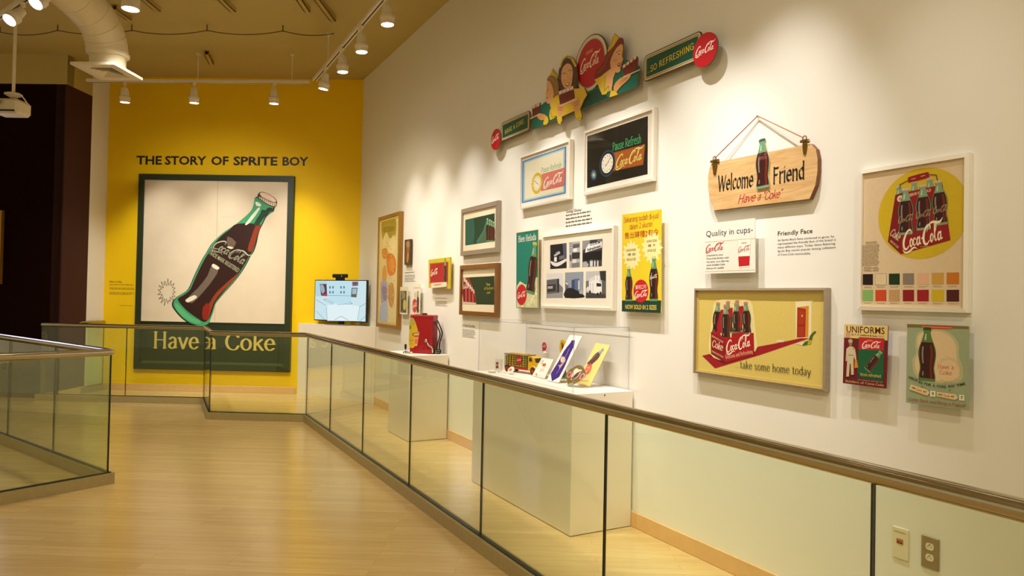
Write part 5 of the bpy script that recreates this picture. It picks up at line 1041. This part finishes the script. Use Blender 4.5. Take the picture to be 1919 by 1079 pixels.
A.logo((366, 632), (584, 578), '#f2e2c8', cap=100, sub=4); A.text('Delicious and Refreshing', (362, 685), (590, 636), '#ecd0b0', cap=30, style='thin_serif')
A.text('...take some home today', (440, 758), (1078, 828), '#2c2c18', cap=62, style='thin_serif'); A.finish('print', r)
# uniforms card
r = trace_board('printed_card', 'maroon and yellow card headed UNIFORMS with a standing man in a pale uniform', 'card', zZ8, [(128, 98), (591, 116), (568, 783), (110, 725)], .05, .006, '#6a0a1c')
A = Art(RW, .0505, zZ8); A.poly([(128, 98), (591, 116), (586, 272), (125, 240)], '#e2c87c'); A.text('UNIFORMS', (150, 185), (556, 205), '#4a0c1c', cap=68, weight=.012); A.text('by T. S. Lankford & Sons', (203, 215), (478, 235), '#3a1a1c', cap=19, weight=.03); A.para(488, 218, 558, 242, 2, '#5a2a2c', 3); A.poly([(145, 188), (190, 186), (188, 236), (143, 234)], '#c89a88', 2)
A.poly([(280, 235), (555, 250), (540, 710), (268, 665)], '#0f5a34'); A.poly([(285, 240), (550, 254), (545, 375), (283, 366)], '#c4142c'); A.text('DRINK', (370, 277), (432, 282), '#e0b040', cap=14, weight=.03); A.logo((312, 342), (510, 360), WHITE, cap=70)
A.bottle((368, 590), (518, 388), cap='#b89a80', cola='#3a1014', out=.05, wide=1.15); A.poly([(272, 605), (540, 640), (536, 690), (268, 655)], '#0a4a3e'); A.text('Work refreshed', (292, 645), (520, 668), '#d2b83c', cap=32, style='brush')
A.text('NEW APPROVED UNIFORMS FOR', (272, 692), (535, 722), '#c89a88', cap=9, weight=.02); A.text('Bottlers of Coca-Cola', (140, 712), (548, 760), '#d8b87c', cap=22, style='serif')
A.poly([(150, 360), (178, 335), (215, 335), (240, 355), (252, 420), (258, 500), (242, 500), (232, 440), (226, 470), (228, 640), (200, 640), (196, 520), (186, 520), (176, 660), (148, 660), (158, 480), (160, 420), (156, 490), (142, 490)], '#cdc0a0', 0); A.poly([(150, 655), (176, 655), (178, 672), (145, 672)], '#2a1a10'); A.poly([(200, 636), (228, 636), (234, 650), (200, 650)], '#2a1a10')
A.poly([(178, 290), (212, 290), (208, 325), (195, 336), (180, 322)], '#a8653a', 2); A.poly([(168, 275), (185, 256), (212, 262), (216, 285), (205, 296), (178, 294)], '#b8b08c', 2); A.line([(170, 425), (226, 428)], 5, '#4a4030'); A.disc(226, 360, 7, '#c4142c'); A.poly([(240, 470), (262, 475), (276, 560), (236, 565)], '#d2862a'); A.finish('print', r)
# opening hours panel
r = trace_board('tin_sign', 'pale green opening hours panel with a big bottle and a red top bar', 'sign', zZ8, [(795, 98), (1450, 121), (1446, 1014), (782, 932)], .05, .006, '#9aa888')
A = Art(RW, .0505, zZ8)
A.poly([(920, 180), (1100, 150), (1250, 190), (1340, 300), (1350, 450), (1390, 560), (1370, 700), (1200, 730), (960, 700), (870, 620), (850, 480), (890, 400), (880, 300)], '#b8b890', 3); A.poly([(930, 200), (1100, 170), (1230, 210), (1310, 310), (1320, 450), (1360, 560), (1340, 680), (1200, 705), (980, 680), (895, 600), (880, 480), (915, 400), (905, 300)], '#ddc49c', 3)
A.poly([(794, 96), (1452, 120), (1450, 150), (794, 130)], '#7a6a3c'); A.poly([(940, 108), (1290, 120), (1270, 152), (1010, 148)], '#b8492a'); A.line([(960, 126), (1270, 138)], 7, '#d8a858')
A.bottle((1005, 705), (1010, 130), cap='#2c4a2c', green='#5a7a3c', cola='#360a10', out=.05, wide=1.0)
A.text('Have a', (1120, 570), (1292, 580), '#c4442c', cap=46, style='thin_serif'); A.text('Coke', (1142, 632), (1272, 642), '#c4442c', cap=46, style='thin_serif')
rb = random.Random(9)
for i in range(26):
    t = -2.4+4.6*i/25; x, y = 1235+120*math.cos(t)*.95, 590+115*math.sin(t); A.line([(x, y), (x+32*math.cos(t)*rb.uniform(.5, 1.2), y+32*math.sin(t)*rb.uniform(.5, 1.2))], 3, '#a08860')
for i, (w, p0, p1) in enumerate((('DROP', (812, 672), (905, 712)), ('IN', (918, 724), (958, 736)), ('FOR', (978, 742), (1050, 758)), ('A', (1068, 762), (1094, 766)), ('COKE', (1114, 770), (1212, 778)), ('ANY', (1232, 772), (1308, 768)), ('TIME', (1328, 764), (1420, 742)))): A.text(w, p0, p1, '#2a2418', cap=26, weight=.018)
def arrow(p): A.poly(p, '#8a7a50'); A.poly([(x, y-4) for x, y in p], '#e4cd9c')
arrow([(838, 742), (1015, 800), (1036, 835), (1012, 862), (822, 795)]); arrow([(1115, 822), (1315, 848), (1340, 885), (1312, 908), (1112, 868)])
A.text('WE', (845, 780), (884, 792), '#3a2a1c', cap=20, weight=.03); A.text('Open', (890, 800), (955, 820), '#c4442c', cap=28, style='brush'); A.text('AT', (966, 822), (1002, 832), '#3a2a1c', cap=20, weight=.03)
A.text('WE', (1126, 855), (1168, 861), '#3a2a1c', cap=20, weight=.03); A.text('Close', (1174, 866), (1254, 878), '#c4442c', cap=28, style='brush'); A.text('AT', (1264, 875), (1302, 881), '#3a2a1c', cap=20, weight=.03)
for x, y, t in ((1072, 838, '9'), (1380, 880, '7')): A.poly([(x-28, y-32), (x+28, y-28), (x+28, y+32), (x-28, y+28)], '#efe6c8'); A.text(t, (x-11, y+16), (x+13, y+18), '#1c1810', cap=34, weight=.02)
A.disc(958, 765, 10, '#7a8060'); A.disc(1252, 802, 10, '#7a8060'); A.text('Come Back and Bring a Friend!', (805, 908), (1415, 985), '#a83c3a', cap=34, style='brush', shear=.25); A.finish('print', r)
# sockets
def plate(label, cat, name, y0, y1, z0, z1, m):
    r = thing(name, tuple(RW.P(-(y0+y1)/2, z0, 0)), label, cat); mb = MB(); mb.obox(RW.P(-y0, z0, 0.0005), RW.u*(y0-y1), RW.v*(z1-z0), RW.n*.007, m, .002); mb.build('cover_plate', r); return r
M_PLT = mat('ivory_plate', '#e6dcc0', .4)
r = plate('ivory data socket plate with an orange jack, low on the white wall', 'data socket', 'data_socket', 1.937, 1.863, .418, .556, M_PLT)
mb = MB(); mb.obox(RW.P(-1.916, .485, .0075), RW.u*.03, RW.v*.022, RW.n*.002, ink('#b8642a')); mb.build('jack', r)
for d in (.004, .017): mb = MB(); mb.obox(RW.P(-1.916+d, .488, .0095), RW.u*.009, RW.v*.008, RW.n*.0006, ink('#2a1408')); mb.build('jack_hole', r)
mb = MB(); mb.obox(RW.P(-1.928, .534, .0075), RW.u*.052, RW.v*.006, RW.n*.0006, ink('#b8ab90')); mb.build('label_slot', r)
r = plate('steel plate with two ivory power outlets, low on the white wall', 'power outlet', 'power_outlet', 1.806, 1.73, .42, .557, mat('satin_plate', '#a8987a', .35, metal=.7))
for zc in (.515, .468):
    mb = MB(); q = [(-1.768+.0175*math.cos(t)*1.0, zc+max(-.0145, min(.0145, .0185*math.sin(t)))) for t in [2*math.pi*i/24 for i in range(24)]]; mb.slab(RW, q, .0075, .0095, M_PLT); f = mb.build('outlet_face', r)
    for da, db, w, h in ((-.008, -.004, .0022, .008), (.006, -.004, .0022, .007), (-.003, .005, .005, .005)): m2 = MB(); m2.obox(RW.P(-1.768+da, zc+db, .0095), RW.u*w, RW.v*h, RW.n*.0004, M_BLACK); m2.build('slot', f)
# ------------------------------------------------------------------ red backpack tank on the narrow plinth
zT = Z(740, 580, 10.79); PT = .92
TP = Pl((2.655, 7.335, 0), (1, -1, 0), (0, 0, 1)); c0 = TP.at(767, 620); c1 = TP.at(810.3, 625); tb0, tb1 = c0[0], c1[0]; tz0, tz1 = PT+.004, TP.at(790, 590)[1]
M_TANK = mat('red_tank_enamel', '#9c0f1a', .35, var=.12, vscale=10)
r = thing('backpack_tank', tuple(TP.P((tb0+tb1)/2, PT, -.08)), 'red metal backpack drink tank with a yellow sticker on the narrow plinth', 'tank')
sec = rrect(tb0, -.17, tb1, 0, .03); sec = [TP.P(a, 0, d)[:2] for a, d in sec]
ctr = TP.P((tb0+tb1)/2, 0, -.085)
def ins(k): return [((x-ctr.x)*k+ctr.x, (y-ctr.y)*k+ctr.y) for x, y in sec]
mb = MB(); mb.prism(sec, tz0, tz1-.012, M_TANK); mb.build('tank_body', r, None, True)
mb = MB(); mb.prism(ins(1.02), tz0, tz0+.014, M_TANK); mb.prism(ins(1.02), tz1-.03, tz1-.014, M_TANK); mb.build('rim', r)
mb = MB(); mb.prism(ins(.99), tz1-.012, tz1, mat('tank_lid', '#b04a44', .3)); mb.build('lid', r)
mb = MB(); cc = TP.P(tb0+.15, tz1, -.07); mb.lathe([(.03, 0), (.03, .014), (.02, .02)], cc, (0, 0, 1), mat('filler_cap', '#3a0a14', .4), 16); mb.build('filler_cap', r)
A = Art(TP, .0008, zT)
A.poly([(345, 155), (385, 190), (420, 270), (455, 380), (470, 460), (460, 600), (420, 720), (370, 775), (320, 770), (284, 710), (282, 600), (290, 460), (290, 300), (310, 200)], '#d2a81c', 3); A.poly([(325, 180), (365, 170), (395, 250), (385, 330), (330, 300), (305, 250)], '#a8a452', 3); A.poly([(300, 330), (330, 320), (320, 400), (298, 390)], '#4f8040', 3); A.poly([(355, 470), (385, 480), (380, 540), (355, 520)], '#5f8848', 3)
A.poly([(385, 455), (495, 450), (450, 735), (400, 735)], '#dcb87a'); A.poly([(390, 520), (482, 515), (474, 560), (394, 565)], '#cf5228'); A.poly([(398, 590), (466, 585), (450, 700), (404, 705)], '#d87048'); A.line([(392, 475), (480, 468)], 14, '#4a3020')
A.text('Drink', (300, 640), (375, 635), '#8a6a14', cap=38, style='brush'); A.text('cold', (318, 705), (352, 702), '#8a6a14', cap=30, style='brush')
for x in (583, 670): A.disc(x, 788, 15, '#1a0c0c')
A.finish('sticker', r)
ha = TP.at(740+632/10.79, 580+625/10.79); hb = TP.at(740+745/10.79, 580+830/10.79, .05)
M_CHR = mat('chrome_fitting', '#c9c4b8', .15, metal=1.0)
mb = MB(); mb.lathe([(.018, 0), (.018, .012), (.011, .018), (.011, .03)], TP.P(*ha, 0), TP.n, M_CHR, 16); mb.tube(smooth_path([TP.P(*ha, .02), TP.P(ha[0]+.02, ha[1]-.005, .04), TP.P(ha[0]+.05, ha[1]-.045, .05), TP.P(hb[0]-.004, hb[1]+.03, .035), TP.P(hb[0], PT+.02, .02)]), .0075, M_CHR, 10); mb.build('hose', r, None, True)
M_STRAP = mat('black_webbing', '#0c0b0c', .7, var=.2, vscale=200)
sd_ = Vector((1, -1, 0)).normalized(); bk = Vector((1, 1, 0)).normalized()
e0 = TP.P(tb1, 0, 0)
for dd, z0, out in ((.045, tz1-.07, .055), (.12, tz1-.06, .05)):
    p = e0+bk*dd; pts = [p+sd_*.004+Vector((0, 0, z0)), p+sd_*(out)+Vector((0, 0, z0-.09)), p+sd_*(out+.015)+Vector((0, 0, z0-.15)), p+sd_*(out*.8)+Vector((0, 0, z0-.24)), p+sd_*.03+Vector((0, 0, PT+.03)), p+sd_*.004+Vector((0, 0, PT+.04))]
    mb = MB(); Q = smooth_path(pts, 5)
    for q0, q1 in zip(Q, Q[1:]): mb.obox(q0-bk*.016, q1-q0, bk*.032, sd_*.004, M_STRAP)
    mb.build('shoulder_strap', r)
p = e0+bk*.03; mb = MB(); mb.obox(p+sd_*.004+Vector((0, 0, PT+.002)), sd_*.07, bk*.07, (0, 0, .05), M_STRAP, .012); mb.build('pad', r)
mb = MB(); q = [p+sd_*a-bk*.003+Vector((0, 0, PT+b)) for a, b in ((.03, .012), (.07, .02), (.072, .045), (.034, .036))]; mb.tube(q, .0025, M_CHR, 6, closed=True); mb.build('buckle', r)
r = thing('draft_tap', (2.625, 7.225, PT), 'small draught tap with a black handle lying left of the red tank', 'tap')
t0 = Vector((2.625, 7.225, PT))
mb = MB(); mb.tube([t0+Vector((-.03, .03, .014)), t0+Vector((.0, 0, .018)), t0+Vector((.05, -.05, .014))], [.011, .013, .01], M_CHR, 12); mb.tube([t0+Vector((-.01, .01, .02)), t0+Vector((-.02, .0, .002))], .008, M_CHR, 10); mb.build('tap_body', r, None, True)
mb = MB(); mb.lathe([(.006, .018), (.006, .045), (.009, .05)], t0+Vector((-.01, .01, 0)), (0, 0, 1), M_CHR, 12); mb.build('tap_stem', r, None, True)
mb = MB(); mb.lathe([(.008, .048), (.011, .055), (.013, .09), (.011, .105), (.003, .108)], t0+Vector((-.01, .01, 0)), (0, 0, 1), M_BLACK, 14); mb.build('tap_handle', r, None, True)

# ------------------------------------------------------------------ souvenirs under the acrylic cover (plinth top .93)
PZ = .93; zV = Z(1020, 620, 8.99); zW = Z(900, 620, 11.99)
def lean(bx, by, ux, uy, deg):
    u = Vector((ux, uy, 0)).normalized(); hor = Vector((-u.y, u.x, 0)); t = math.radians(deg); return Pl((bx, by, PZ+.005), u, Vector((0, 0, 1))*math.cos(t)+hor*math.sin(t))
def leaning(name, label, cat, pl, ab, col, th=.005, edge=M_BOARD):
    xs = [q[0] for q in ab]; h_ = max(q[1] for q in ab); r = thing(name, tuple(pl.P((min(xs)+max(xs))/2, 0, 0)), label, cat); r.location.z = PZ; r['_o'] = tuple(r.location)
    mb = MB(); mb.slab(pl, ab, -th, 0, ink(col), edge); mb.build('panel', r)
    hor = Vector((-pl.u.y, pl.u.x, 0)); m_ = (min(xs)+max(xs))/2; w_ = (max(xs)-min(xs))*.3
    mb = MB(); a, b = pl.P(m_-w_, 0, -th-.0005), pl.P(m_-w_, h_*.7, -th-.0005); a.z = PZ+.001; cpt = Vector((b.x, b.y, PZ+.001)); U = pl.u*2*w_
    mb.add([a, b, cpt, a+U, b+U, cpt+U], [[0, 2, 1], [3, 4, 5], [0, 1, 4, 3], [1, 2, 5, 4], [2, 0, 3, 5]], M_ACRYL); mb.build('easel', r)
    mb = MB(); mb.obox(pl.P(m_-w_*1.2, -.003, 0), pl.u*w_*2.4, pl.v*.004, pl.n*.012, M_ACRYL); mb.build('easel_lip', r)
    return r
yp = lean(2.83, 4.178, .03, -1, 30)
ab = [yp.at(1020+x/8.99, 620+y/8.99) for x, y in ((540, 890), (765, 935), (1110, 240), (870, 200))]; ab = [(x, max(y, 0)) for x, y in ab]
r = leaning('printed_card', 'pale yellow upright card with a tilted bottle, nearest the right end of the cover', 'card', yp, ab, '#e2cf7a')
A = Art(yp, .0006, zV); A.bottle((735, 585), (1000, 300), cap='#8a9ab0', green='#7a8898', cola='#4a2a2a', wide=1.3); A.poly([(790, 545), (800, 600), (775, 680), (725, 735), (690, 720), (688, 650), (715, 590), (750, 570)], '#d8523a', 3); A.text('DRINK', (715, 632), (772, 612), '#f0d8c0', cap=18, weight=.03); A.logo((700, 690), (775, 640), '#f0d8c0', sub=2)
A.line([(850, 590), (760, 760)], 4, '#b8a468'); A.text('Have a Coke', (610, 845), (735, 850), '#a8a078', cap=26, style='brush'); A.finish('print', r)
tp = lean(2.752, 4.475, .03, -1, 31)
ab = [(-.012, 0), (.15, 0), (.15, .40), (-.012, .40)]
r = leaning('display_board', 'white slanted board carrying the purple necktie', 'board', tp, ab, '#ece8e4')
tq = [tp.at(1020+x/8.99, 620+y/8.99, .004) for x, y in ((112, 868), (245, 770), (335, 600), (430, 380), (500, 240), (512, 158), (462, 155), (440, 200), (385, 265), (330, 340), (240, 510), (108, 720))]
tq = [(min(max(x, -.01), .148), max(y, .004)) for x, y in tq]
r = thing('necktie', tuple(tp.P(.07, .004, .003)), 'purple necktie with a pale motif laid on the slanted white board', 'necktie'); mb = MB(); mb.slab(tp, tq, .0006, .004, mat('purple_silk', '#3a2080', .5, var=.1)); mb.build('tie_cloth', r)
A = Art(tp, .0042, zV); A.poly([(300, 430), (345, 445), (355, 500), (320, 540), (280, 520), (275, 470)], '#d9bfa8', 3); A.line([(420, 300), (380, 390), (350, 440)], 10, '#cbb08a'); A.line([(330, 540), (270, 620), (205, 720)], 9, '#c0a078'); A.poly([(230, 570), (265, 580), (290, 550), (320, 545), (280, 610), (250, 650), (255, 600)], '#cdb8a0'); A.line([(345, 470), (300, 560), (255, 640)], 7, '#8a4a3a'); A.finish('motif', r)
wp = lean(2.813, 4.811, -.08, -1, 31)
ab = [wp.at(900+x/11.99, 620+y/11.99) for x, y in ((1165, 1000), (1440, 1070), (1650, 640), (1385, 600))]; ab = [(x, max(y, 0)) for x, y in ab]
r = leaning('printed_card', 'small white slanted card with a red flag in front of the toy truck', 'card', wp, ab, '#efe4d8')
A = Art(wp, .0006, zW); A.poly([(1405, 735), (1485, 725), (1455, 800), (1395, 795)], '#d8502e'); A.poly([(1375, 660), (1420, 650), (1425, 700), (1385, 760), (1350, 740), (1345, 690)], '#b8c4a0', 3); A.poly([(1360, 690), (1395, 680), (1385, 730), (1352, 730)], '#e8cdb8', 3); A.poly([(1390, 845), (1440, 850), (1425, 910), (1375, 905)], '#eeccc0', 3); A.line([(1378, 850), (1348, 910)], 16, '#6a1c1c'); A.poly([(1240, 960), (1270, 950), (1275, 1000), (1250, 1000)], '#d86a58', 2); A.line([(1290, 990), (1400, 1015)], 5, '#d8a898'); A.line([(1325, 815), (1335, 850)], 8, '#90a080'); A.finish('print', r)
vp_ = lean(2.715, 4.16, .12, -1, 31)
vq = [vp_.at(1020+x/8.99, 620+y/8.99) for x, y in sm([(352, 752), (400, 680), (450, 630), (540, 577), (610, 567), (668, 610), (700, 680), (695, 750), (650, 800), (560, 860), (470, 900), (415, 920), (395, 890), (388, 815)], 3)]; ymin = min(y for x, y in vq); vq = [(x, y-ymin) for x, y in vq]
r = leaning('paper_visor', 'brown fan-shaped paper visor with two red ovals, in front of the yellow card', 'visor', vp_, vq, '#755c2c', .003)
A = Art(vp_, .0006, zV)
A.p0 = A.p; A.p = lambda x, y: (A.p0(x, y)[0], A.p0(x, y)[1]-ymin)
for i in range(12): t = i/11; A.line([(430+t*235, 690-120*math.sin(t*2.4)), (440+t*215, 730-120*math.sin(t*2.2)+20)], 6, '#917440')
A.poly([(395, 890), (470, 860), (490, 880), (470, 900), (415, 918)], '#8a9a78', 2); A.poly([(480, 700), (540, 620), (590, 640), (640, 650), (570, 760), (480, 815), (455, 800)], '#e8d8c0', 2); A.poly([(400, 720), (430, 680), (460, 690), (455, 740), (410, 775), (392, 760)], '#e8d8c0', 3); A.poly([(402, 725), (430, 688), (455, 695), (448, 738), (412, 768), (398, 758)], '#a82048', 3); A.poly([(605, 770), (640, 715), (680, 710), (680, 760), (640, 800), (605, 800)], '#e8d8c0', 3); A.poly([(612, 770), (642, 722), (672, 720), (672, 758), (640, 792), (612, 795)], '#a82048', 3); A.bottle((470, 805), (625, 662), cap=None, green='#5a4a58', cola='#4a1a2a', wide=1.2); A.finish('print', r)
# toy truck
R0, F0 = Vector((2.765, 5.205, PZ)), Vector((2.868, 4.79, PZ)); tf = (F0-R0).normalized(); ts = Vector((-tf.y, tf.x, 0)); tl = (F0-R0).length
M_TY = mat('toy_yellow_tin', '#d2a51c', .3, var=.08); M_TR = mat('toy_red_tin', '#b01a18', .35); M_TIRE = mat('toy_tyre', '#2a1c14', .6); M_TG = mat('toy_grey_tin', '#8a7c5a', .4); M_CRATE = mat('toy_crate_green', '#5c6a3c', .5, var=.3, vscale=160)
def tb(mb, l0, l1, s0, s1, z0, z1, m, bev=.0): mb.obox(R0+tf*l0+ts*s0+Vector((0, 0, z0)), tf*(l1-l0), ts*(s1-s0), (0, 0, z1-z0), m, bev)
W_ = .11
r = thing('toy_truck', tuple(R0+tf*tl/2+ts*W_/2), 'yellow tin toy delivery truck with open crate racks under the clear cover', 'toy truck')
mb = MB(); tb(mb, .0, tl*.66, 0.005, W_-.005, .035, .052, M_TR); tb(mb, .02, tl-.02, .02, W_-.02, .028, .036, M_TY); mb.build('chassis', r)
mb = MB(); tb(mb, 0, tl*.64, 0, W_, .148, .156, M_TG); tb(mb, tl*.1, tl*.54, .03, W_-.03, .156, .162, M_TY); mb.build('roof', r)
mb = MB()
for i in range(9):
    l = .004+i*(tl*.64-.012)/8
    for s in (.001, W_-.005): tb(mb, l, l+.004, s, s+.004, .052, .148, M_TY if i % 4 else M_TG)
for k in range(5):
    for s in (.001, W_-.004): tb(mb, 0, tl*.64, s, s+.003, .06+k*.019, .0625+k*.019, M_TY)
mb.build('rack', r)
mb = MB(); tb(mb, .006, tl*.63, .012, W_-.012, .053, .142, M_CRATE); mb.build('crate_load', r)
mb = MB(); tb(mb, tl*.36, tl*.5, -.001, .001, .078, .14, M_TR); mb.build('side_panel', r)
A = Art(Pl(R0-ts*.0012, tf, (0, 0, 1)), 0); A.logo((tl*.37, .105), (tl*.49, .105), WHITE, ab=True, sub=2); A.finish('side_lettering', r)
mb = MB(); l0, l1, l2 = tl*.67, tl*.83, tl
pr = [(l0, .036), (l2, .036), (l2+.004, .06), (l2-.004, .088), (l1+.015, .096), (l1-.004, .138), (l1-.025, .148), (l0, .148)]
cabp = Pl(R0+ts*.004, tf, (0, 0, 1)); mb.slab(Pl(R0+ts*(W_/2), tf, (0, 0, 1)), pr, -(W_/2-.006), W_/2-.006, M_TY); mb.build('cab', r)
mb = MB(); cw = Pl(R0+ts*.006, tf, (0, 0, 1)); mb.slab(cw, [(l0+.012, .108), (l1-.02, .108), (l1-.026, .138), (l0+.012, .138)], .0, .0012, ink('#2c2616')); mb.build('side_window', r)
mb = MB(); q = [(l1+.0135, .1), (l1-.0025, .134)]; vs = [R0+tf*(l+.0012)+ts*s+Vector((0, 0, z+.0006)) for s in (.016, W_-.016) for l, z in q]; mb.add(vs, [[0, 1, 3, 2]], ink('#2c2616')); mb.build('windscreen', r)
for s in (.016, W_-.016):
    mb = MB(); mb.lathe([(.009, 0), (.009, .008), (0, .012)], R0+tf*(l2+.0)+ts*s+Vector((0, 0, .07)), tf, mat('toy_lamp', '#e0d8b0', .2), 12); mb.build('headlamp', r)
for l in (tl*.1, tl*.82):
    for s, d in ((-.004, 1), (W_-.014, 1)):
        mb = MB(); mb.lathe([(.012, -.001), (.028, 0), (.032, .004), (.032, .014), (.028, .018), (.012, .019)], R0+tf*l+ts*s+Vector((0, 0, .032)), ts, M_TIRE, 20); mb.lathe([(.013, -.003), (.013, .0)], R0+tf*l+ts*s+Vector((0, 0, .032)), ts, M_TR, 12); mb.build('wheel', r)
for s in (-.006, W_-.012): mb = MB(); mb.tube([R0+tf*(tl*.82+.038*math.cos(t))+ts*(s+.009)+Vector((0, 0, .032+.038*math.sin(t))) for t in [math.pi*i/8 for i in range(9)]], .006, M_TY, 8); mb.build('mudguard', r)
# small upright disc sign on a clear block behind the truck
mb = MB(); mb.box(2.972, 3.015, 4.87, 4.985, PZ, 1.095, M_ACRYL); tag(mb.build('acrylic_block'), 'clear acrylic block behind the toy truck lifting the little disc sign', 'block')
XS = Pl((2.99, 0, 0), (0, -1, 0), (0, 0, 1)); dc_ = XS.at(1020, 649); R_ = .035
r = thing('disc_sign', tuple(XS.P(dc_[0]-.03, 1.095, 0)), 'little red disc sign on a white foot above the toy truck', 'sign')
mb = MB(); mb.slab(XS, [(dc_[0]+R_*math.cos(t), dc_[1]+R_*math.sin(t)) for t in [2*math.pi*i/28 for i in range(28)]], -.002, .002, ink('#b01634')); mb.build('disc', r)
A = Art(XS, .0023); A.logo((dc_[0]-.03, dc_[1]-.006), (dc_[0]+.03, dc_[1]-.006), WHITE, ab=True, sub=2); A.text('DRINK', (dc_[0]-.013, dc_[1]+.017), (dc_[0]+.013, dc_[1]+.017), '#f0d0c0', ab=True, weight=.02); A.finish('disc_lettering', r)
mb = MB(); mb.slab(XS, [(dc_[0]-.07, 1.0955), (dc_[0]+.03, 1.0955), (dc_[0]+.035, 1.108), (dc_[0]+.0, 1.116), (dc_[0]-.05, 1.108)], -.012, .012, ink('#e4dccb')); mb.slab(XS, [(dc_[0]-.035, 1.108), (dc_[0]-.012, 1.108), (dc_[0]-.005, dc_[1]-.02), (dc_[0]-.028, dc_[1]-.02)], -.004, -.001, ink('#5a6a8a')); mb.build('foot', r)
# yellow oval on a green stand
XO = Pl((2.955, 0, 0), (0, -1, 0), (0, 0, 1)); oc = XO.at(1055, 650); ob = XO.at(1053, 700); sx_ = oc[0]
o3 = XO.P(sx_, PZ, 0)
r = thing('souvenir_stand', tuple(o3), 'yellow oval plaque on a dark green tapering stand behind the necktie', 'ornament')
mb = MB(); mb.lathe([(.042, 0), (.044, .008), (.036, .012), (.028, .06), (.016, .12), (.012, .15)], o3, (0, 0, 1), mat('dark_green_glaze', '#2c3a1c', .3, var=.2), 24); mb.build('stand_body', r, None, True)
mb = MB(); mb.lathe([(.045, .0), (.046, .012)], o3, (0, 0, 1), mat('pale_green_glaze', '#5f9a6a', .3), 24); mb.build('foot_ring', r)
mb = MB(); mb.lathe([(.02, .15), (.022, .17), (.014, .175), (.016, oc[1]-PZ-.05)], o3, (0, 0, 1), M_BLACK, 16); mb.build('neck', r, None, True)
ov = lambda k: [(sx_+.038*k*math.cos(t), oc[1]+.058*k*math.sin(t)) for t in [2*math.pi*i/28 for i in range(28)]]
mb = MB(); mb.slab(XO, ov(1), -.008, .008, ink('#c99a1c')); mb.build('oval_plaque', r)
A = Art(XO, .0085); A.face(ov(.88), '#d4a824'); A.nx(); A.poly([(sx_+.0, oc[1]+.03), (sx_+.02, oc[1]+.02), (sx_+.026, oc[1]-.02), (sx_+.01, oc[1]-.042), (sx_-.005, oc[1]-.02)], '#4a1c10', 2, ab=True); A.poly([(sx_-.012, oc[1]+.035), (sx_+.01, oc[1]+.032), (sx_+.004, oc[1]+.005), (sx_-.012, oc[1]+.01)], '#8a6420', 2, ab=True); A.finish('print', r)
# tumbler and small things at the far end
t3 = Vector((2.712, 5.20, PZ))
M_TGLASS = glass_mat('tumbler_glass', (.97, .97, .96), .05)
r = thing('glass_tumbler', tuple(t3), 'clear straight glass tumbler with a small brown picture at the far end of the cover', 'tumbler')
mb = MB(); mb.lathe([(0, .002), (.029, .002), (.033, .108), (.0315, .108), (.0275, .008), (0, .008)], t3, (0, 0, 1), M_TGLASS, 28, False); mb.build('glass', r, None, True)
mb = MB(); vs = []; fs = []
for i in range(7):
    a = math.radians(195+i*7); rr = lambda z: .0305+.0035*(z-.002)/.106
    for z in (.03, .05, .068, .082): vs.append(t3+Vector((math.cos(a)*(rr(z)), math.sin(a)*(rr(z)), z)))
for i in range(6):
    for j in range(3): fs.append(([i*4+j, (i+1)*4+j, (i+1)*4+j+1, i*4+j+1], j))
mb.add(vs, [f for f, j in fs if j != 1], ink('#6a2418')); mb.add(vs, [f for f, j in fs if j == 1], ink('#b8825a')); mb.build('decal', r)
def badge(loc, aim, rad, label, col):
    d = Vector(aim).normalized(); r = thing('button_badge', tuple(loc), label, 'badge'); c = Vector(loc)+Vector((0, 0, rad*.95))
    mb = MB(); mb.lathe([(rad*.9, -.004), (rad, -.001), (rad*.96, .003), (rad*.6, .0055), (0, .0065)], c, d, ink('#e9dfd0'), 24); mb.build('badge_face', r, None, True)
    u, w = rod_frame(d); mb = MB(); q = [c+d*.0068+u*rad*.55*math.cos(t)+w*rad*.4*math.sin(t) for t in [2*math.pi*i/16 for i in range(16)]]; mb.add(q, [list(range(16))], ink(col)); mb.build('badge_print', r); return r
badge((2.715, 4.99, PZ+.001), (-.75, -.2, .55), .034, 'white round badge with an orange picture, propped up in front of the toy truck', '#c87a4a')
mb = MB(); mb.tube([(2.676, 5.115, PZ+.005), (2.69, 5.03, PZ+.006)], [.003, .005], ink('#e8dccb'), 8); mb.tube([(2.672, 5.135, PZ+.0045), (2.676, 5.115, PZ+.005)], [.0015, .003], M_BLACK, 8); tag(mb.build('pen'), 'thin white pen with a black tip lying by the round badge', 'pen')
mb = MB(); mb.lathe([(.012, 0), (.03, .003), (.033, .016), (.03, .018), (.02, .012), (0, .011)], (2.62, 5.145, PZ+.0005), (0, 0, 1), ink('#e9e0cf'), 22, False); tag(mb.build('small_dish', None, None, True), 'small white round dish in front of the glass tumbler', 'dish')
mb = MB(); mb.obox((2.648, 5.075, PZ+.0005), (.05, .006, 0), (-.004, .03, 0), (0, 0, .002), ink('#efe8dc')); tag(mb.build('caption_card'), 'tiny white caption card lying between the dish and the pen', 'card')
